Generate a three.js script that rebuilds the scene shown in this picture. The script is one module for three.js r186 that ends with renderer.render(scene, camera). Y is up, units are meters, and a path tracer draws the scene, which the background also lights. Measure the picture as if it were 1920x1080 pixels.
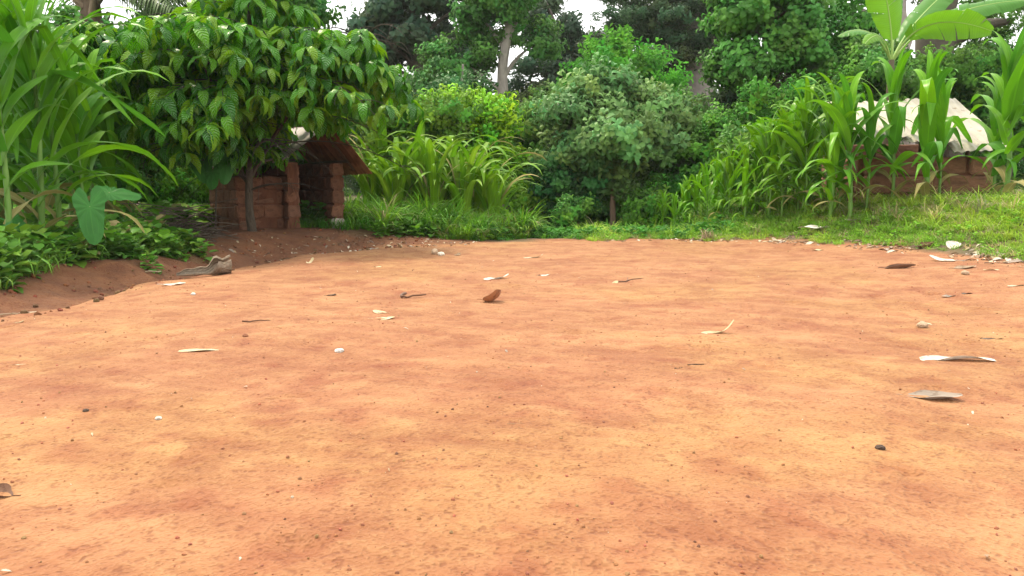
import * as THREE from 'three';
import { mergeGeometries } from 'three/addons/utils/BufferGeometryUtils.js';
import { RoundedBoxGeometry } from 'three/addons/geometries/RoundedBoxGeometry.js';

// ---------------------------------------------------------------- camera, sky, sun, exposure
const scene = new THREE.Scene();
const camera = new THREE.PerspectiveCamera(39.44, 16 / 9, 0.05, 1500);
camera.position.set(0, 0.75, 0);
camera.rotation.set(-Math.atan(196 / 1507), 0, 0);
scene.add(camera);
const renderer = new THREE.WebGLRenderer({ antialias: true });
renderer.setSize(1024, 576);
renderer.toneMapping = THREE.LinearToneMapping;
renderer.toneMappingExposure = 3.2;
renderer.shadowMap.enabled = true;
{ // bright overcast sky: even white cloud, a little brighter overhead
  const W = 256, Hh = 128, d = new Float32Array(W * Hh * 4);
  for (let j = 0; j < Hh; j++) for (let i = 0; i < W; i++) {
    const el = (j / (Hh - 1) - 0.5) * Math.PI, s = Math.max(0, Math.sin(el));
    const L = el < -0.02 ? 0.5 : 0.62 + 0.2 * s + 0.03 * Math.sin(i * 0.147 + j * 0.31) * Math.sin(i * 0.0491 * 3 - j * 0.2);
    d.set([L * 1.0, L * 1.0, L * 0.985, 1], (j * W + i) * 4);
  }
  const t = new THREE.DataTexture(d, W, Hh, THREE.RGBAFormat, THREE.FloatType);
  t.mapping = THREE.EquirectangularReflectionMapping; t.magFilter = THREE.LinearFilter; t.needsUpdate = true;
  scene.background = t; scene.environment = t;
}
const sun = new THREE.DirectionalLight(0xfff0d8, 1.5);
sun.position.set(-4.5, 14, -15.5); sun.target.position.set(0, 0, -9);
sun.castShadow = true; sun.shadow.radius = 20; sun.shadow.mapSize.set(2048, 2048);
Object.assign(sun.shadow.camera, { left: -16, right: 16, top: 16, bottom: -16, near: 0.5, far: 60 });
scene.add(sun, sun.target);

// ---------------------------------------------------------------- helpers
const V = (x, y, z) => new THREE.Vector3(x, y, z);
function rng(seed) { let a = (seed * 2654435761) >>> 0; return () => { a = (a + 0x6d2b79f5) | 0; let t = Math.imul(a ^ (a >>> 15), 1 | a); t = (t + Math.imul(t ^ (t >>> 7), 61 | t)) ^ t; return ((t ^ (t >>> 14)) >>> 0) / 4294967296; }; }
const clamp = (x, a = 0, b = 1) => Math.min(b, Math.max(a, x));
const sst = (a, b, x) => { const t = clamp((x - a) / (b - a)); return t * t * (3 - 2 * t); };
const mix = (a, b, t) => a + (b - a) * t;
function hash(i, j, s) { let h = Math.imul(i, 374761393) ^ Math.imul(j, 668265263) ^ Math.imul(s, 2147483647 ^ 0x51ab); h = Math.imul(h ^ (h >>> 13), 1274126177); return ((h ^ (h >>> 16)) >>> 0) / 4294967296; }
function vn(x, y, s = 1, per = 0) { // value noise, tiling when per > 0
  const xi = Math.floor(x), yi = Math.floor(y), fx = x - xi, fy = y - yi, u = fx * fx * (3 - 2 * fx), w = fy * fy * (3 - 2 * fy);
  const m = per ? (n) => ((n % per) + per) % per : (n) => n;
  const a = hash(m(xi), m(yi), s), b = hash(m(xi + 1), m(yi), s), c = hash(m(xi), m(yi + 1), s), d = hash(m(xi + 1), m(yi + 1), s);
  return (a + (b - a) * u) * (1 - w) + (c + (d - c) * u) * w;
}
const fbm = (x, y, s = 1, o = 4) => { let v = 0, a = 0.5; for (let k = 0; k < o; k++) { v += a * vn(x, y, s + k); x *= 2.03; y *= 2.03; a *= 0.5; } return v / (1 - Math.pow(0.5, o)); };
const lin2s = (x) => 255 * (x <= 0.0031308 ? 12.92 * x : 1.055 * Math.pow(clamp(x), 1 / 2.4) - 0.055);
function texture(w, h, fn, srgb = true) {
  const d = new Uint8Array(w * h * 4);
  for (let y = 0; y < h; y++) for (let x = 0; x < w; x++) {
    const c = fn(x / w, y / h, x, y), o = (y * w + x) * 4;
    for (let k = 0; k < 3; k++) d[o + k] = srgb ? lin2s(c[k]) : 255 * clamp(c[k]);
    d[o + 3] = 255;
  }
  const t = new THREE.DataTexture(d, w, h, THREE.RGBAFormat); t.wrapS = t.wrapT = THREE.RepeatWrapping; t.magFilter = THREE.LinearFilter; t.minFilter = THREE.LinearMipmapLinearFilter; t.generateMipmaps = true;
  if (srgb) t.colorSpace = THREE.SRGBColorSpace;
  t.needsUpdate = true; return t;
}
const taken = new Map();
function numbered(n) { const k = taken.get(n) ?? 0; taken.set(n, k + 1); return k ? n + '_' + String(k).padStart(3, '0') : n; }
function tag(o, label, category, group, kind) { o.userData.label = label; if (category) o.userData.category = category; if (group) o.userData.group = group; if (kind) o.userData.kind = kind; return o; }
function thing(name, label, category, [x, y, z] = [0, 0, 0], group) { const g = new THREE.Group(); g.name = numbered(name); g.position.set(x, y, z); scene.add(g); return tag(g, label, category, group); }
function mesh(name, geo, mat, parent) { const m = new THREE.Mesh(geo, mat); m.name = parent ? name : numbered(name); m.castShadow = m.receiveShadow = true; (parent ?? scene).add(m); return m; }
const C = (r, g, b) => new THREE.Color().setRGB(r, g, b);

class Grid { // vertex collector
  constructor() { this.p = []; this.uv = []; this.ix = []; }
  v(x, y, z, u = 0, w = 0) { this.p.push(x, y, z); this.uv.push(u, w); return this.p.length / 3 - 1; }
  q(a, b, c, d) { this.ix.push(a, b, c, a, c, d); }
  t(a, b, c) { this.ix.push(a, b, c); }
  build() {
    const g = new THREE.BufferGeometry();
    g.setAttribute('position', new THREE.Float32BufferAttribute(this.p, 3)); g.setAttribute('uv', new THREE.Float32BufferAttribute(this.uv, 2)); g.setIndex(this.ix); g.computeVertexNormals(); return g;
  }
}
function tubeInto(G, pts, radii, seg = 7, vs = 1, rough = 0, s0 = 3) { // tapered tube, closed tip
  const n = pts.length, T = pts.map((p, i) => pts[Math.min(i + 1, n - 1)].clone().sub(pts[Math.max(i - 1, 0)]).normalize());
  let N = Math.abs(T[0].y) > 0.9 ? V(1, 0, 0) : V(0, 1, 0), prev = null, len = 0;
  for (let i = 0; i < n; i++) {
    N = N.clone().sub(T[i].clone().multiplyScalar(N.dot(T[i]))).normalize(); const B = T[i].clone().cross(N), r = typeof radii === 'function' ? radii(i / (n - 1)) : radii[i];
    if (i) len += pts[i].distanceTo(pts[i - 1]);
    const row = [];
    for (let k = 0; k <= seg; k++) { const a = (k / seg) * Math.PI * 2, rr = r * (1 + rough * (vn((k % seg) * 1.7, i * 1.3, s0) - 0.5)), c = Math.cos(a) * rr, s = Math.sin(a) * rr; row.push(G.v(pts[i].x + N.x * c + B.x * s, pts[i].y + N.y * c + B.y * s, pts[i].z + N.z * c + B.z * s, k / seg, len * vs)); }
    if (prev) for (let k = 0; k < seg; k++) G.q(prev[k], prev[k + 1], row[k + 1], row[k]);
    prev = row;
  }
  const tip = G.v(pts[n - 1].x, pts[n - 1].y, pts[n - 1].z, 0.5, len); for (let k = 0; k < seg; k++) G.t(prev[k], prev[k + 1], tip);
}
const tube = (pts, radii, seg, vs, rough, s0) => { const G = new Grid(); tubeInto(G, pts, radii, seg, vs, rough, s0); return G.build(); };
const curve = (pts, n) => new THREE.CatmullRomCurve3(pts).getPoints(n);
const bez = (a, b, c, n) => new THREE.QuadraticBezierCurve3(a, b, c).getPoints(n);
function basis(X, up) { const Z = X.clone().cross(up); if (Z.lengthSq() < 1e-6) Z.set(0, 0, 1); Z.normalize(); const Y = Z.clone().cross(X).normalize(); return new THREE.Matrix4().makeBasis(X, Y, Z); }

// ---------------------------------------------------------------- terrain shape
const yard = [[-3.4, 14], [-3.05, -2], [-2.96, -4.57], [-2.84, -6.43], [-2.31, -8.68], [-1.65, -9.6], [-0.74, -10.1], [0.5, -10.7], [1.9, -10.8], [3.15, -9.9], [3.9, -8.5], [4.22, -6.74], [4.5, -5], [4.9, 14]];
function yardDist(x, z) { // metres outside the bare yard (negative inside)
  let best = 1e9, inside = false;
  for (let i = 0, j = yard.length - 1; i < yard.length; j = i++) {
    const [ax, az] = yard[j], [bx, bz] = yard[i], dx = bx - ax, dz = bz - az, t = clamp(((x - ax) * dx + (z - az) * dz) / (dx * dx + dz * dz));
    best = Math.min(best, Math.hypot(x - ax - dx * t, z - az - dz * t));
    if ((az > z) !== (bz > z) && x < ((bx - ax) * (z - az)) / (bz - az) + ax) inside = !inside;
  }
  return (inside ? -best : best);
}
function dents(x, z) { // shallow heel marks and scuffs trodden into the earth
  let y = 0; const S = 0.3, ci = Math.floor(x / S), cj = Math.floor(z / S);
  for (let i = ci - 1; i <= ci + 1; i++) for (let j = cj - 1; j <= cj + 1; j++) {
    if (hash(i, j, 301) > 0.7) continue; const a = hash(i, j, 307) * 6.28, dx = x - (i + hash(i, j, 302)) * S, dz = z - (j + hash(i, j, 303)) * S, u = dx * Math.cos(a) + dz * Math.sin(a), w = -dx * Math.sin(a) + dz * Math.cos(a), R = 0.035 + 0.07 * hash(i, j, 304), q = Math.hypot(u / R, w / (R * (0.35 + 0.4 * hash(i, j, 305))));
    if (q < 1.7) y += (0.003 + 0.007 * hash(i, j, 306)) * (-sst(1, 0.3, q) + 0.45 * sst(0.8, 1.1, q) * sst(1.7, 1.1, q));
  }
  return y;
}
const sweep = (x, z) => { const u = x * 0.94 + z * 0.34, w = -x * 0.34 + z * 0.94, b = u + 0.25 * vn(x * 0.9, z * 0.9, 331); return 0.6 * vn(b * 1.8, w * 16, 333) + 0.4 * vn(b * 3.1 + 9, w * 34, 334); }; // broom marks
function H(x, z) {
  const d0 = yardDist(x, z), d = d0 + (fbm(x * 1.1, z * 1.1, 5, 3) - 0.5) * 0.35;
  const wl = sst(0.2, -1.3, x), wr = sst(2.3, 3.9, x), wc = (1 - wl) * (1 - wr);
  let y = (fbm(x * 0.45, z * 0.45, 21, 3) - 0.5) * 0.05 * sst(-12, -3, -Math.hypot(x, z) * 1) + (fbm(x * 0.8 + 7, z * 0.8, 22, 3) - 0.5) * 0.05 + (fbm(x * 4, z * 4, 25, 3) - 0.5) * 0.016 + (fbm(x * 13, z * 13, 29, 3) - 0.5) * 0.008;
  if (d0 < 0.4 && z > -11.5 && z < 1) y += dents(x, z) + (sweep(x, z) - 0.5) * 0.006;
  y += 0.1 * sst(2.0, 4.2, x) * sst(2, -6, z);
  const ditch = sst(-0.05, 0.3, d) * sst(0.95, 0.4, d);
  y += wl * (-0.13 * ditch * sst(-10.4, -8, z) + 0.11 * sst(0.2, 1.35, d) + 0.05 * (fbm(x * 6, z * 6, 44, 3) - 0.5) * sst(0, 0.5, d) * sst(2.5, 1.2, d) - 0.03 * sst(-0.5, 0, d) * sst(0.4, 0.1, d));
  y += wl * 0.05 * sst(-8.5, -9.5, z) * sst(0.2, 0.9, d) * sst(-1.2, -2.2, x);
  y += wc * -0.14 * sst(0.1, 2.5, d);
  y += wr * 0.4 * sst(-0.05, 1.7, d);
  if (d0 > 0) y += (fbm(x * 0.08, z * 0.08, 41, 3) - 0.5) * 3 * sst(60, 260, d0);
  return y;
}
// bare red earth (1) against planted soil (0)
function bare(x, z) {
  const d = yardDist(x, z) + (fbm(x * 2.2, z * 2.2, 61, 4) - 0.5) * 0.7;
  const left = sst(0.2, -1.3, x), mound = sst(0.9, 0.2, Math.hypot((x + 3.1) / 1.9, (z + 9.8) / 2.0) - 0.25 + (fbm(x * 2, z * 2, 66, 3) - 0.5) * 0.6);
  return Math.max(sst(0.25, -0.05, d - left * 0.75), mound * sst(-11.9, -11.3, z));
}

// ---------------------------------------------------------------- materials
const dirtField = new Float32Array(2048 * 2048), dirtLow = new Float32Array(2048 * 2048);
{
  const N = 2048;
  for (let y = 0; y < N; y++) for (let x = 0; x < N; x++) {
    const u = x / N, w = y / N;
    const wx = u + 0.01 * vn(u * 40, w * 40, 9, 40), wy = w + 0.01 * vn(u * 40, w * 40, 10, 40);
    const low = 0.4 * vn(wx * 12, wy * 12, 1, 12) + 0.35 * vn(wx * 31, wy * 31, 2, 31) + 0.25 * vn(wx * 70, wy * 70, 3, 70);
    const hi = 0.18 * vn(wx * 110, wy * 110, 4, 110) + 0.42 * vn(wx * 260, wy * 260, 5, 260) + 0.4 * vn(u * 560, w * 560, 6, 560);
    dirtField[y * N + x] = hi; dirtLow[y * N + x] = low;
  }
}
const dirtMap = texture(2048, 2048, (u, w, x, y) => {
  const hi = dirtField[y * 2048 + x], low = dirtLow[y * 2048 + x];
  const k = sst(0.25, 0.75, low * 0.6 + hi * 0.4), pit = sst(0.37, 0.22, hi), fleck = sst(0.70, 0.78, hi);
  let c = [mix(0.76, 1.06, k), mix(0.64, 1.08, k), mix(0.55, 1.08, k)];
  c = c.map((v, i) => mix(v, v * [0.7, 0.6, 0.56][i], pit * 0.7)); c = c.map((v, i) => mix(v, [1, 1, 1][i], fleck * 0.5));
  return c;
});
const dirtBump = texture(2048, 2048, (u, w, x, y) => { const v = 0.65 * dirtField[y * 2048 + x] + 0.35 * dirtLow[y * 2048 + x]; return [v, v, v]; }, false);
for (const t of [dirtMap, dirtBump]) t.repeat.set(1 / 3.2, 1 / 3.2);
const groundMat = new THREE.MeshStandardMaterial({ map: dirtMap, bumpMap: dirtBump, bumpScale: 0.016, vertexColors: true, roughness: 0.95 });

function leafMat(r, g, b, { map, bump, bs = 0.002, tr = 0.4, coat = 0.3, cr = 0.35 } = {}) {
  const m = new THREE.MeshPhysicalMaterial({ color: C(r, g, b), map: map ?? null, roughness: 0.92, specularIntensity: 0.25, transmission: tr, thickness: 0, clearcoat: coat, clearcoatRoughness: cr, side: THREE.DoubleSide });
  if (bump) { m.bumpMap = bump; m.bumpScale = bs; }
  return m;
}
const bladeTex = texture(64, 256, (u, v) => { // parallel veins and a pale midrib
  const mid = sst(0.06, 0.025, Math.abs(u - 0.5)), vein = 0.9 + 0.1 * vn(u * 22, v * 3, 7, 0), bl = 0.86 + 0.28 * (fbm(u * 3, v * 9, 8, 3) - 0.25) * 0.6;
  const k = vein * bl; return [mix(0.86 * k, 1, mid), mix(0.88 * k, 0.98, mid), mix(0.7 * k, 1, mid)];
});
const veinTex = texture(128, 128, (u, v) => { // pinnate veins
  const a = Math.abs(v - 0.5), mid = sst(0.035, 0.01, a), s = Math.abs((((u * 9 - a * 3.2) % 1) + 1) % 1 - 0.5), side = sst(0.1, 0.03, 0.5 - s), k = 0.8 + 0.25 * fbm(u * 6, v * 6, 12, 3);
  const w = Math.max(mid, side * 0.55); return [mix(0.8 * k, 1, w), mix(0.85 * k, 1, w * 0.7), mix(0.75 * k, 0.9, w)];
});
const veinBump = texture(128, 128, (u, v) => { const a = Math.abs(v - 0.5), s = Math.abs((((u * 9 - a * 3.2) % 1) + 1) % 1 - 0.5); const h = 0.5 + 0.5 * Math.cos((0.5 - s) * Math.PI * 2) * -1; const m = sst(0.04, 0.0, a); return [h * (1 - m), h * (1 - m), h * (1 - m)]; }, false);
const barkMap = texture(256, 512, (u, v) => { const k = 0.55 + 0.6 * fbm(u * 14, v * 8, 14, 4) * (0.7 + 0.5 * fbm(u * 4, v * 20, 15, 3)), l = sst(0.58, 0.72, fbm(u * 5, v * 7, 16, 4)); return [mix(k, 1.05, l * 0.5), mix(k, 1.1, l * 0.5), mix(k, 1.0, l * 0.5)]; });
const barkBump = texture(256, 512, (u, v) => { const k = fbm(u * 16, v * 6, 14, 4); return [k, k, k]; }, false);
const bark = (r, g, b) => new THREE.MeshStandardMaterial({ color: C(r, g, b), map: barkMap, bumpMap: barkBump, bumpScale: 0.03, roughness: 0.95 });
const mudMap = texture(256, 256, (u, v) => { const k = 0.35 + 0.95 * fbm(u * 5, v * 5, 31, 5), s = sst(0.62, 0.75, fbm(u * 22, v * 22, 33, 3)); return [mix(k, 1, s * 0.5), mix(k * 0.96, 1, s * 0.4), mix(k * 0.92, 1, s * 0.3)]; });
const mudBump = texture(256, 256, (u, v) => { const k = fbm(u * 14, v * 14, 32, 4); return [k, k, k]; }, false);
const mud = (r, g, b) => new THREE.MeshStandardMaterial({ color: C(r, g, b), map: mudMap, bumpMap: mudBump, bumpScale: 0.008, roughness: 0.97 });
const dryMap = texture(128, 128, (u, v) => { const k = 0.72 + 0.4 * fbm(u * 4, v * 18, 35, 3), s = sst(0.6, 0.72, fbm(u * 7, v * 7, 37, 3)); return [k * mix(1, 0.7, s), k * mix(1, 0.62, s), k * mix(1, 0.55, s)]; });
const dry = (r, g, b, tr = 0.15) => new THREE.MeshPhysicalMaterial({ color: C(r, g, b), map: dryMap, roughness: 0.9, transmission: tr, thickness: 0, side: THREE.DoubleSide });

// ---------------------------------------------------------------- ground
{
  const axis = (parts) => { const out = []; for (const [a, b, n] of parts) for (let i = 0; i < n; i++) out.push(mix(a, b, i / n)); out.push(parts[parts.length - 1][1]); return out; };
  const geomAxis = (from, to, n) => { const out = []; const s = Math.sign(to - from), L = Math.abs(to - from); for (let i = 1; i <= n; i++) out.push(from + s * L * Math.pow(i / n, 2.6)); return out; };
  const xs = [...geomAxis(-7, -420, 26).reverse(), ...axis([[-7, -3.6, 50], [-3.6, 4.8, 380], [4.8, 8, 50]]), ...geomAxis(8, 420, 26)];
  const zs = [...geomAxis(-13, -700, 40).reverse(), ...axis([[-13, -6, 140], [-6, -0.9, 260], [-0.9, 4, 40]]), ...geomAxis(4, 300, 20)];
  const nx = xs.length, nz = zs.length, pos = new Float32Array(nx * nz * 3), uv = new Float32Array(nx * nz * 2), col = new Float32Array(nx * nz * 3), ix = [];
  for (let j = 0; j < nz; j++) for (let i = 0; i < nx; i++) {
    const x = xs[i], z = zs[j], k = j * nx + i, b = bare(x, z);
    pos.set([x, H(x, z), z], k * 3); uv.set([x, z], k * 2);
    // laterite: orange with redder and yellower patches; scuffed darker red where loose soil lies
    const n1 = fbm(x * 0.7, z * 0.7, 71, 4), n2 = fbm(x * 2.6, z * 2.6, 75, 4), n3 = fbm(x * 9 + 3, z * 9, 79, 3), yel = sst(0.45, 0.68, fbm(x * 0.9 + 40, z * 0.9, 83, 4));
    let t = clamp(0.55 + (n1 - 0.5) * 0.6 + (n2 - 0.5) * 0.8 + (n3 - 0.5) * 1.4 + (sweep(x, z) - 0.5) * 0.9);
    let c = [mix(0.255, 0.325, t), mix(0.101, 0.160, t), mix(0.040, 0.068, t)];
    c = [c[0], mix(c[1], c[1] * 1.07, yel), mix(c[2], c[2] * 0.94, yel)];
    const scuff = sst(0.60, 0.74, fbm(x * 8 + 9, z * 8, 88, 4)); c = c.map((v, q) => mix(v, v * [0.86, 0.7, 0.66][q], scuff * 0.8));
    const dOut = yardDist(x, z), loose = sst(-0.1, 0.35, dOut + (n2 - 0.5) * 0.5); // unswept, darker earth off the yard, with tree shade painted into its colour
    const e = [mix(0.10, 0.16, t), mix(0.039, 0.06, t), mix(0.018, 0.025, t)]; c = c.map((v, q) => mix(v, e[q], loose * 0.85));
    const soil = [mix(0.075, 0.13, n2), mix(0.062, 0.10, n2), mix(0.03, 0.04, n2)];
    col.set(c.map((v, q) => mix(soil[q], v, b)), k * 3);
  }
  for (let j = 0; j < nz - 1; j++) for (let i = 0; i < nx - 1; i++) { const a = j * nx + i; ix.push(a, a + nx, a + 1, a + 1, a + nx, a + nx + 1); }
  const g = new THREE.BufferGeometry();
  g.setAttribute('position', new THREE.BufferAttribute(pos, 3)); g.setAttribute('uv', new THREE.BufferAttribute(uv, 2)); g.setAttribute('color', new THREE.BufferAttribute(col, 3)); g.setIndex(ix); g.computeVertexNormals();
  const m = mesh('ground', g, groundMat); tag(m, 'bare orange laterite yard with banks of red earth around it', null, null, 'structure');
}

// ---------------------------------------------------------------- adobe pens
const brickGeo = (w, h, d, s) => {
  const g = new RoundedBoxGeometry(w, h, d, 1, Math.min(0.028, h * 0.2)), p = g.attributes.position;
  for (let i = 0; i < p.count; i++) { const x = p.getX(i), y = p.getY(i), z = p.getZ(i), q = (k) => (vn(x * 11 + z * 5 + s * 3, y * 11 + k * 7 + z * 4, s + k) - 0.5) * 0.042; p.setXYZ(i, x + q(1), y + q(2) * 0.7, z + q(3)); }
  g.computeVertexNormals(); return g;
};
const brickMats = [mud(0.19, 0.085, 0.046), mud(0.22, 0.102, 0.058), mud(0.155, 0.07, 0.04), mud(0.20, 0.10, 0.062)];
const paleBricks = [mud(0.25, 0.122, 0.07), mud(0.28, 0.14, 0.082), mud(0.22, 0.105, 0.06)];
const mortarMat = mud(0.15, 0.06, 0.032);
// a wall along local x from x0 to x1, centred on z, of laid mud bricks; returns the wall mesh
function adobeWall(parent, [ax, az], [bx, bz], y0, courses, ch, thick, bl, seed, name = 'wall', capMat, mats = brickMats) {
  const L = Math.hypot(bx - ax, bz - az), r = rng(seed), w = new THREE.Group(), Ht = courses * ch;
  w.name = name; w.position.set(ax, y0, az); w.rotation.y = -Math.atan2(bz - az, bx - ax); parent.add(w);
  const core = mesh('mortar', new THREE.BoxGeometry(L - 0.03, Ht - 0.03, thick - 0.045), mortarMat, w); core.position.set(L / 2, Ht / 2 - 0.02, 0);
  const vars = [0, 1, 2].map((k) => brickGeo(bl - 0.016, ch - 0.014, thick, seed + k)), halves = [0, 1].map((k) => brickGeo(bl / 2 - 0.016, ch - 0.014, thick, seed + 5 + k));
  for (let c = 0; c < courses; c++) {
    let x = 0, first = c % 2;
    while (x < L - 0.04) {
      let len = first ? bl / 2 : bl; first = 0; if (x + len > L) len = L - x;
      const half = len <= bl * 0.62, base = half ? bl / 2 : bl, b = mesh('brick', half ? halves[Math.floor(r() * 2)] : vars[Math.floor(r() * 3)], capMat && c === 0 && x + len > L - 0.05 ? capMat : mats[Math.floor(r() * mats.length)], w);
      b.position.set(x + len / 2, ch * (c + 0.5), (r() - 0.5) * 0.03); b.scale.x = len / base; b.rotation.set(0, (r() - 0.5) * 0.05, (r() - 0.5) * 0.05); x += len;
    }
  }
  return w;
}
function corrugated(w, l, { pitch = 0.09, amp = 0.012, thick = 0.004, wob = 0.02, seed = 1, edge = 0.03, sag = 0, nx = 0 } = {}) { // sheet in local x (across ribs) and z (0 .. l), y up
  const G = new Grid(), n = nx || Math.max(8, Math.round((w / pitch) * 4)), m = 10, rows = [[], []];
  for (let s = 0; s < 2; s++) for (let j = 0; j <= m; j++) { rows[s][j] = []; for (let i = 0; i <= n; i++) {
    const x = (i / n - 0.5) * w, tz = j / m, z = tz * l + (tz > 0.95 ? 1 : tz < 0.05 ? -0.4 : 0) * edge * (fbm(x * 2.3, seed, seed, 3) - 0.5) * 2;
    const y = Math.sin((x / pitch) * Math.PI * 2) * amp + (fbm(x * 2.2, z * 2.2 + seed * 5, seed + 2, 3) - 0.5) * wob - sag * Math.pow(tz, 3) * (0.5 + fbm(x * 3, 2, seed + 8, 2));
    rows[s][j][i] = G.v(x, y - s * thick, z, x * 1.3, z * 1.3);
  } }
  for (let j = 0; j < m; j++) for (let i = 0; i < n; i++) { G.q(rows[0][j][i], rows[0][j + 1][i], rows[0][j + 1][i + 1], rows[0][j][i + 1]); G.q(rows[1][j][i], rows[1][j][i + 1], rows[1][j + 1][i + 1], rows[1][j + 1][i]); }
  for (let j = 0; j < m; j++) { G.q(rows[0][j][0], rows[1][j][0], rows[1][j + 1][0], rows[0][j + 1][0]); G.q(rows[0][j][n], rows[0][j + 1][n], rows[1][j + 1][n], rows[1][j][n]); }
  for (let i = 0; i < n; i++) { G.q(rows[0][0][i], rows[0][0][i + 1], rows[1][0][i + 1], rows[1][0][i]); G.q(rows[0][m][i], rows[1][m][i], rows[1][m][i + 1], rows[0][m][i + 1]); }
  return G.build();
}
const rustMap = texture(256, 256, (u, v) => { const k = fbm(u * 6, v * 6, 51, 4), s = sst(0.4, 0.62, k), st = 0.8 + 0.3 * vn(u * 40, v * 3, 53); return [mix(0.34, 0.20, s) * st, mix(0.15, 0.085, s) * st, mix(0.085, 0.05, s) * st]; });
const rustMat = new THREE.MeshStandardMaterial({ map: rustMap, roughness: 0.85, metalness: 0.1 });
const zincMap = texture(256, 256, (u, v) => { const k = fbm(u * 5, v * 5, 55, 4), s = sst(0.66, 0.78, fbm(u * 12, v * 9, 57, 4)), st = 0.95 + 0.1 * vn(u * 30, v * 2, 59); return [mix(0.30 + 0.16 * k, 0.24, s) * st, mix(0.265 + 0.15 * k, 0.175, s) * st, mix(0.20 + 0.13 * k, 0.115, s) * st]; });
const zincMat = new THREE.MeshStandardMaterial({ map: zincMap, roughness: 0.55, metalness: 0.15 });
const greyMap = texture(128, 128, (u, v) => { const k = fbm(u * 5, v * 5, 56, 4); return [0.28 + 0.25 * k, 0.25 + 0.22 * k, 0.22 + 0.2 * k]; });
const greySheetMat = new THREE.MeshStandardMaterial({ map: greyMap, roughness: 0.7, metalness: 0.2 });
const poleMat = bark(0.16, 0.10, 0.06), oldWood = bark(0.26, 0.2, 0.14);
{ // small pen below the coffee tree
  const hx = -2.27, hz = -11.0, y0 = Math.min(H(hx, hz), H(hx - 1.3, hz + 0.5)) - 0.04;
  const t = thing('adobe_pen', 'small mud brick pen with rusty gable roof below the broad-leaved tree', 'pen', [hx, y0, hz]); t.rotation.y = 0.575;
  const capped = mud(0.62, 0.55, 0.5);
  adobeWall(t, [-0.09, -1.5], [-0.09, 0.0], 0, 5, 0.185, 0.17, 0.36, 3, 'wall', capped);
  adobeWall(t, [-0.72, -1.5], [-0.72, 0.03], 0, 5, 0.185, 0.18, 0.38, 13);
  adobeWall(t, [-1.34, -1.4], [-1.34, 0.02], 0, 4, 0.185, 0.22, 0.36, 23);
  adobeWall(t, [-1.24, -0.2], [-0.81, -0.2], 0, 4, 0.185, 0.15, 0.34, 43);
  adobeWall(t, [-1.44, -1.5], [-0.02, -1.5], 0, 5, 0.185, 0.16, 0.38, 33);
  const slope = (sx, ex, ey, len, matl, sd, w = 2.1) => { // half of the gable: ridge at (rx, ry), eave at (ex, ey)
    const rx = -0.33, ry = 1.43, L = Math.hypot(ex - rx, ey - ry), m = mesh('roof_sheet', corrugated(w, L + 0.04, { pitch: 0.1, amp: 0.011, seed: sd, wob: 0.035, edge: 0.035 }), matl, t);
    m.position.set(rx, ry, -0.62); m.rotation.order = 'YXZ'; m.rotation.y = sx * Math.PI / 2; m.rotation.x = Math.atan2(ry - ey, Math.abs(ex - rx)); return m;
  };
  slope(1, 0.20, 0.80, 0, rustMat, 4); slope(-1, -0.98, 0.92, 0, greySheetMat, 7);
  const lean = mesh('roof_sheet', corrugated(1.6, 0.72, { pitch: 0.1, amp: 0.011, seed: 17, wob: 0.04 }), greySheetMat, t); lean.position.set(-0.86, 0.97, -0.45); lean.rotation.order = 'YXZ'; lean.rotation.y = -Math.PI / 2; lean.rotation.x = 0.16;
  const beam = (n, a, b, r) => mesh(n, tube(curve([V(...a), V((a[0] + b[0]) / 2, (a[1] + b[1]) / 2 + 0.015, (a[2] + b[2]) / 2), V(...b)], 6), (k) => r * (1 - 0.15 * k), 7), poleMat, t);
  beam('ridge_pole', [-0.33, 1.37, 0.36], [-0.33, 1.37, -1.6], 0.022);
  beam('rafter', [-0.33, 1.36, 0.02], [0.13, 0.82, 0.02], 0.018); beam('rafter', [-0.33, 1.36, 0.02], [-0.93, 0.915, 0.02], 0.018);
  beam('rafter', [-0.33, 1.36, -1.4], [0.13, 0.82, -1.4], 0.018); beam('rafter', [-0.33, 1.36, -1.4], [-0.93, 0.915, -1.4], 0.018);
  beam('king_post', [-0.33, 0.86, -1.5], [-0.33, 1.36, -1.5], 0.02); beam('post', [-1.35, 0.7, 0.0], [-1.35, 0.86, -0.02], 0.02);
  beam('wall_plate', [0.0, 0.93, 0.1], [0.0, 0.93, -1.6], 0.018); beam('wall_plate', [-0.72, 0.94, 0.1], [-0.72, 0.94, -1.6], 0.018);
}
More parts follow.
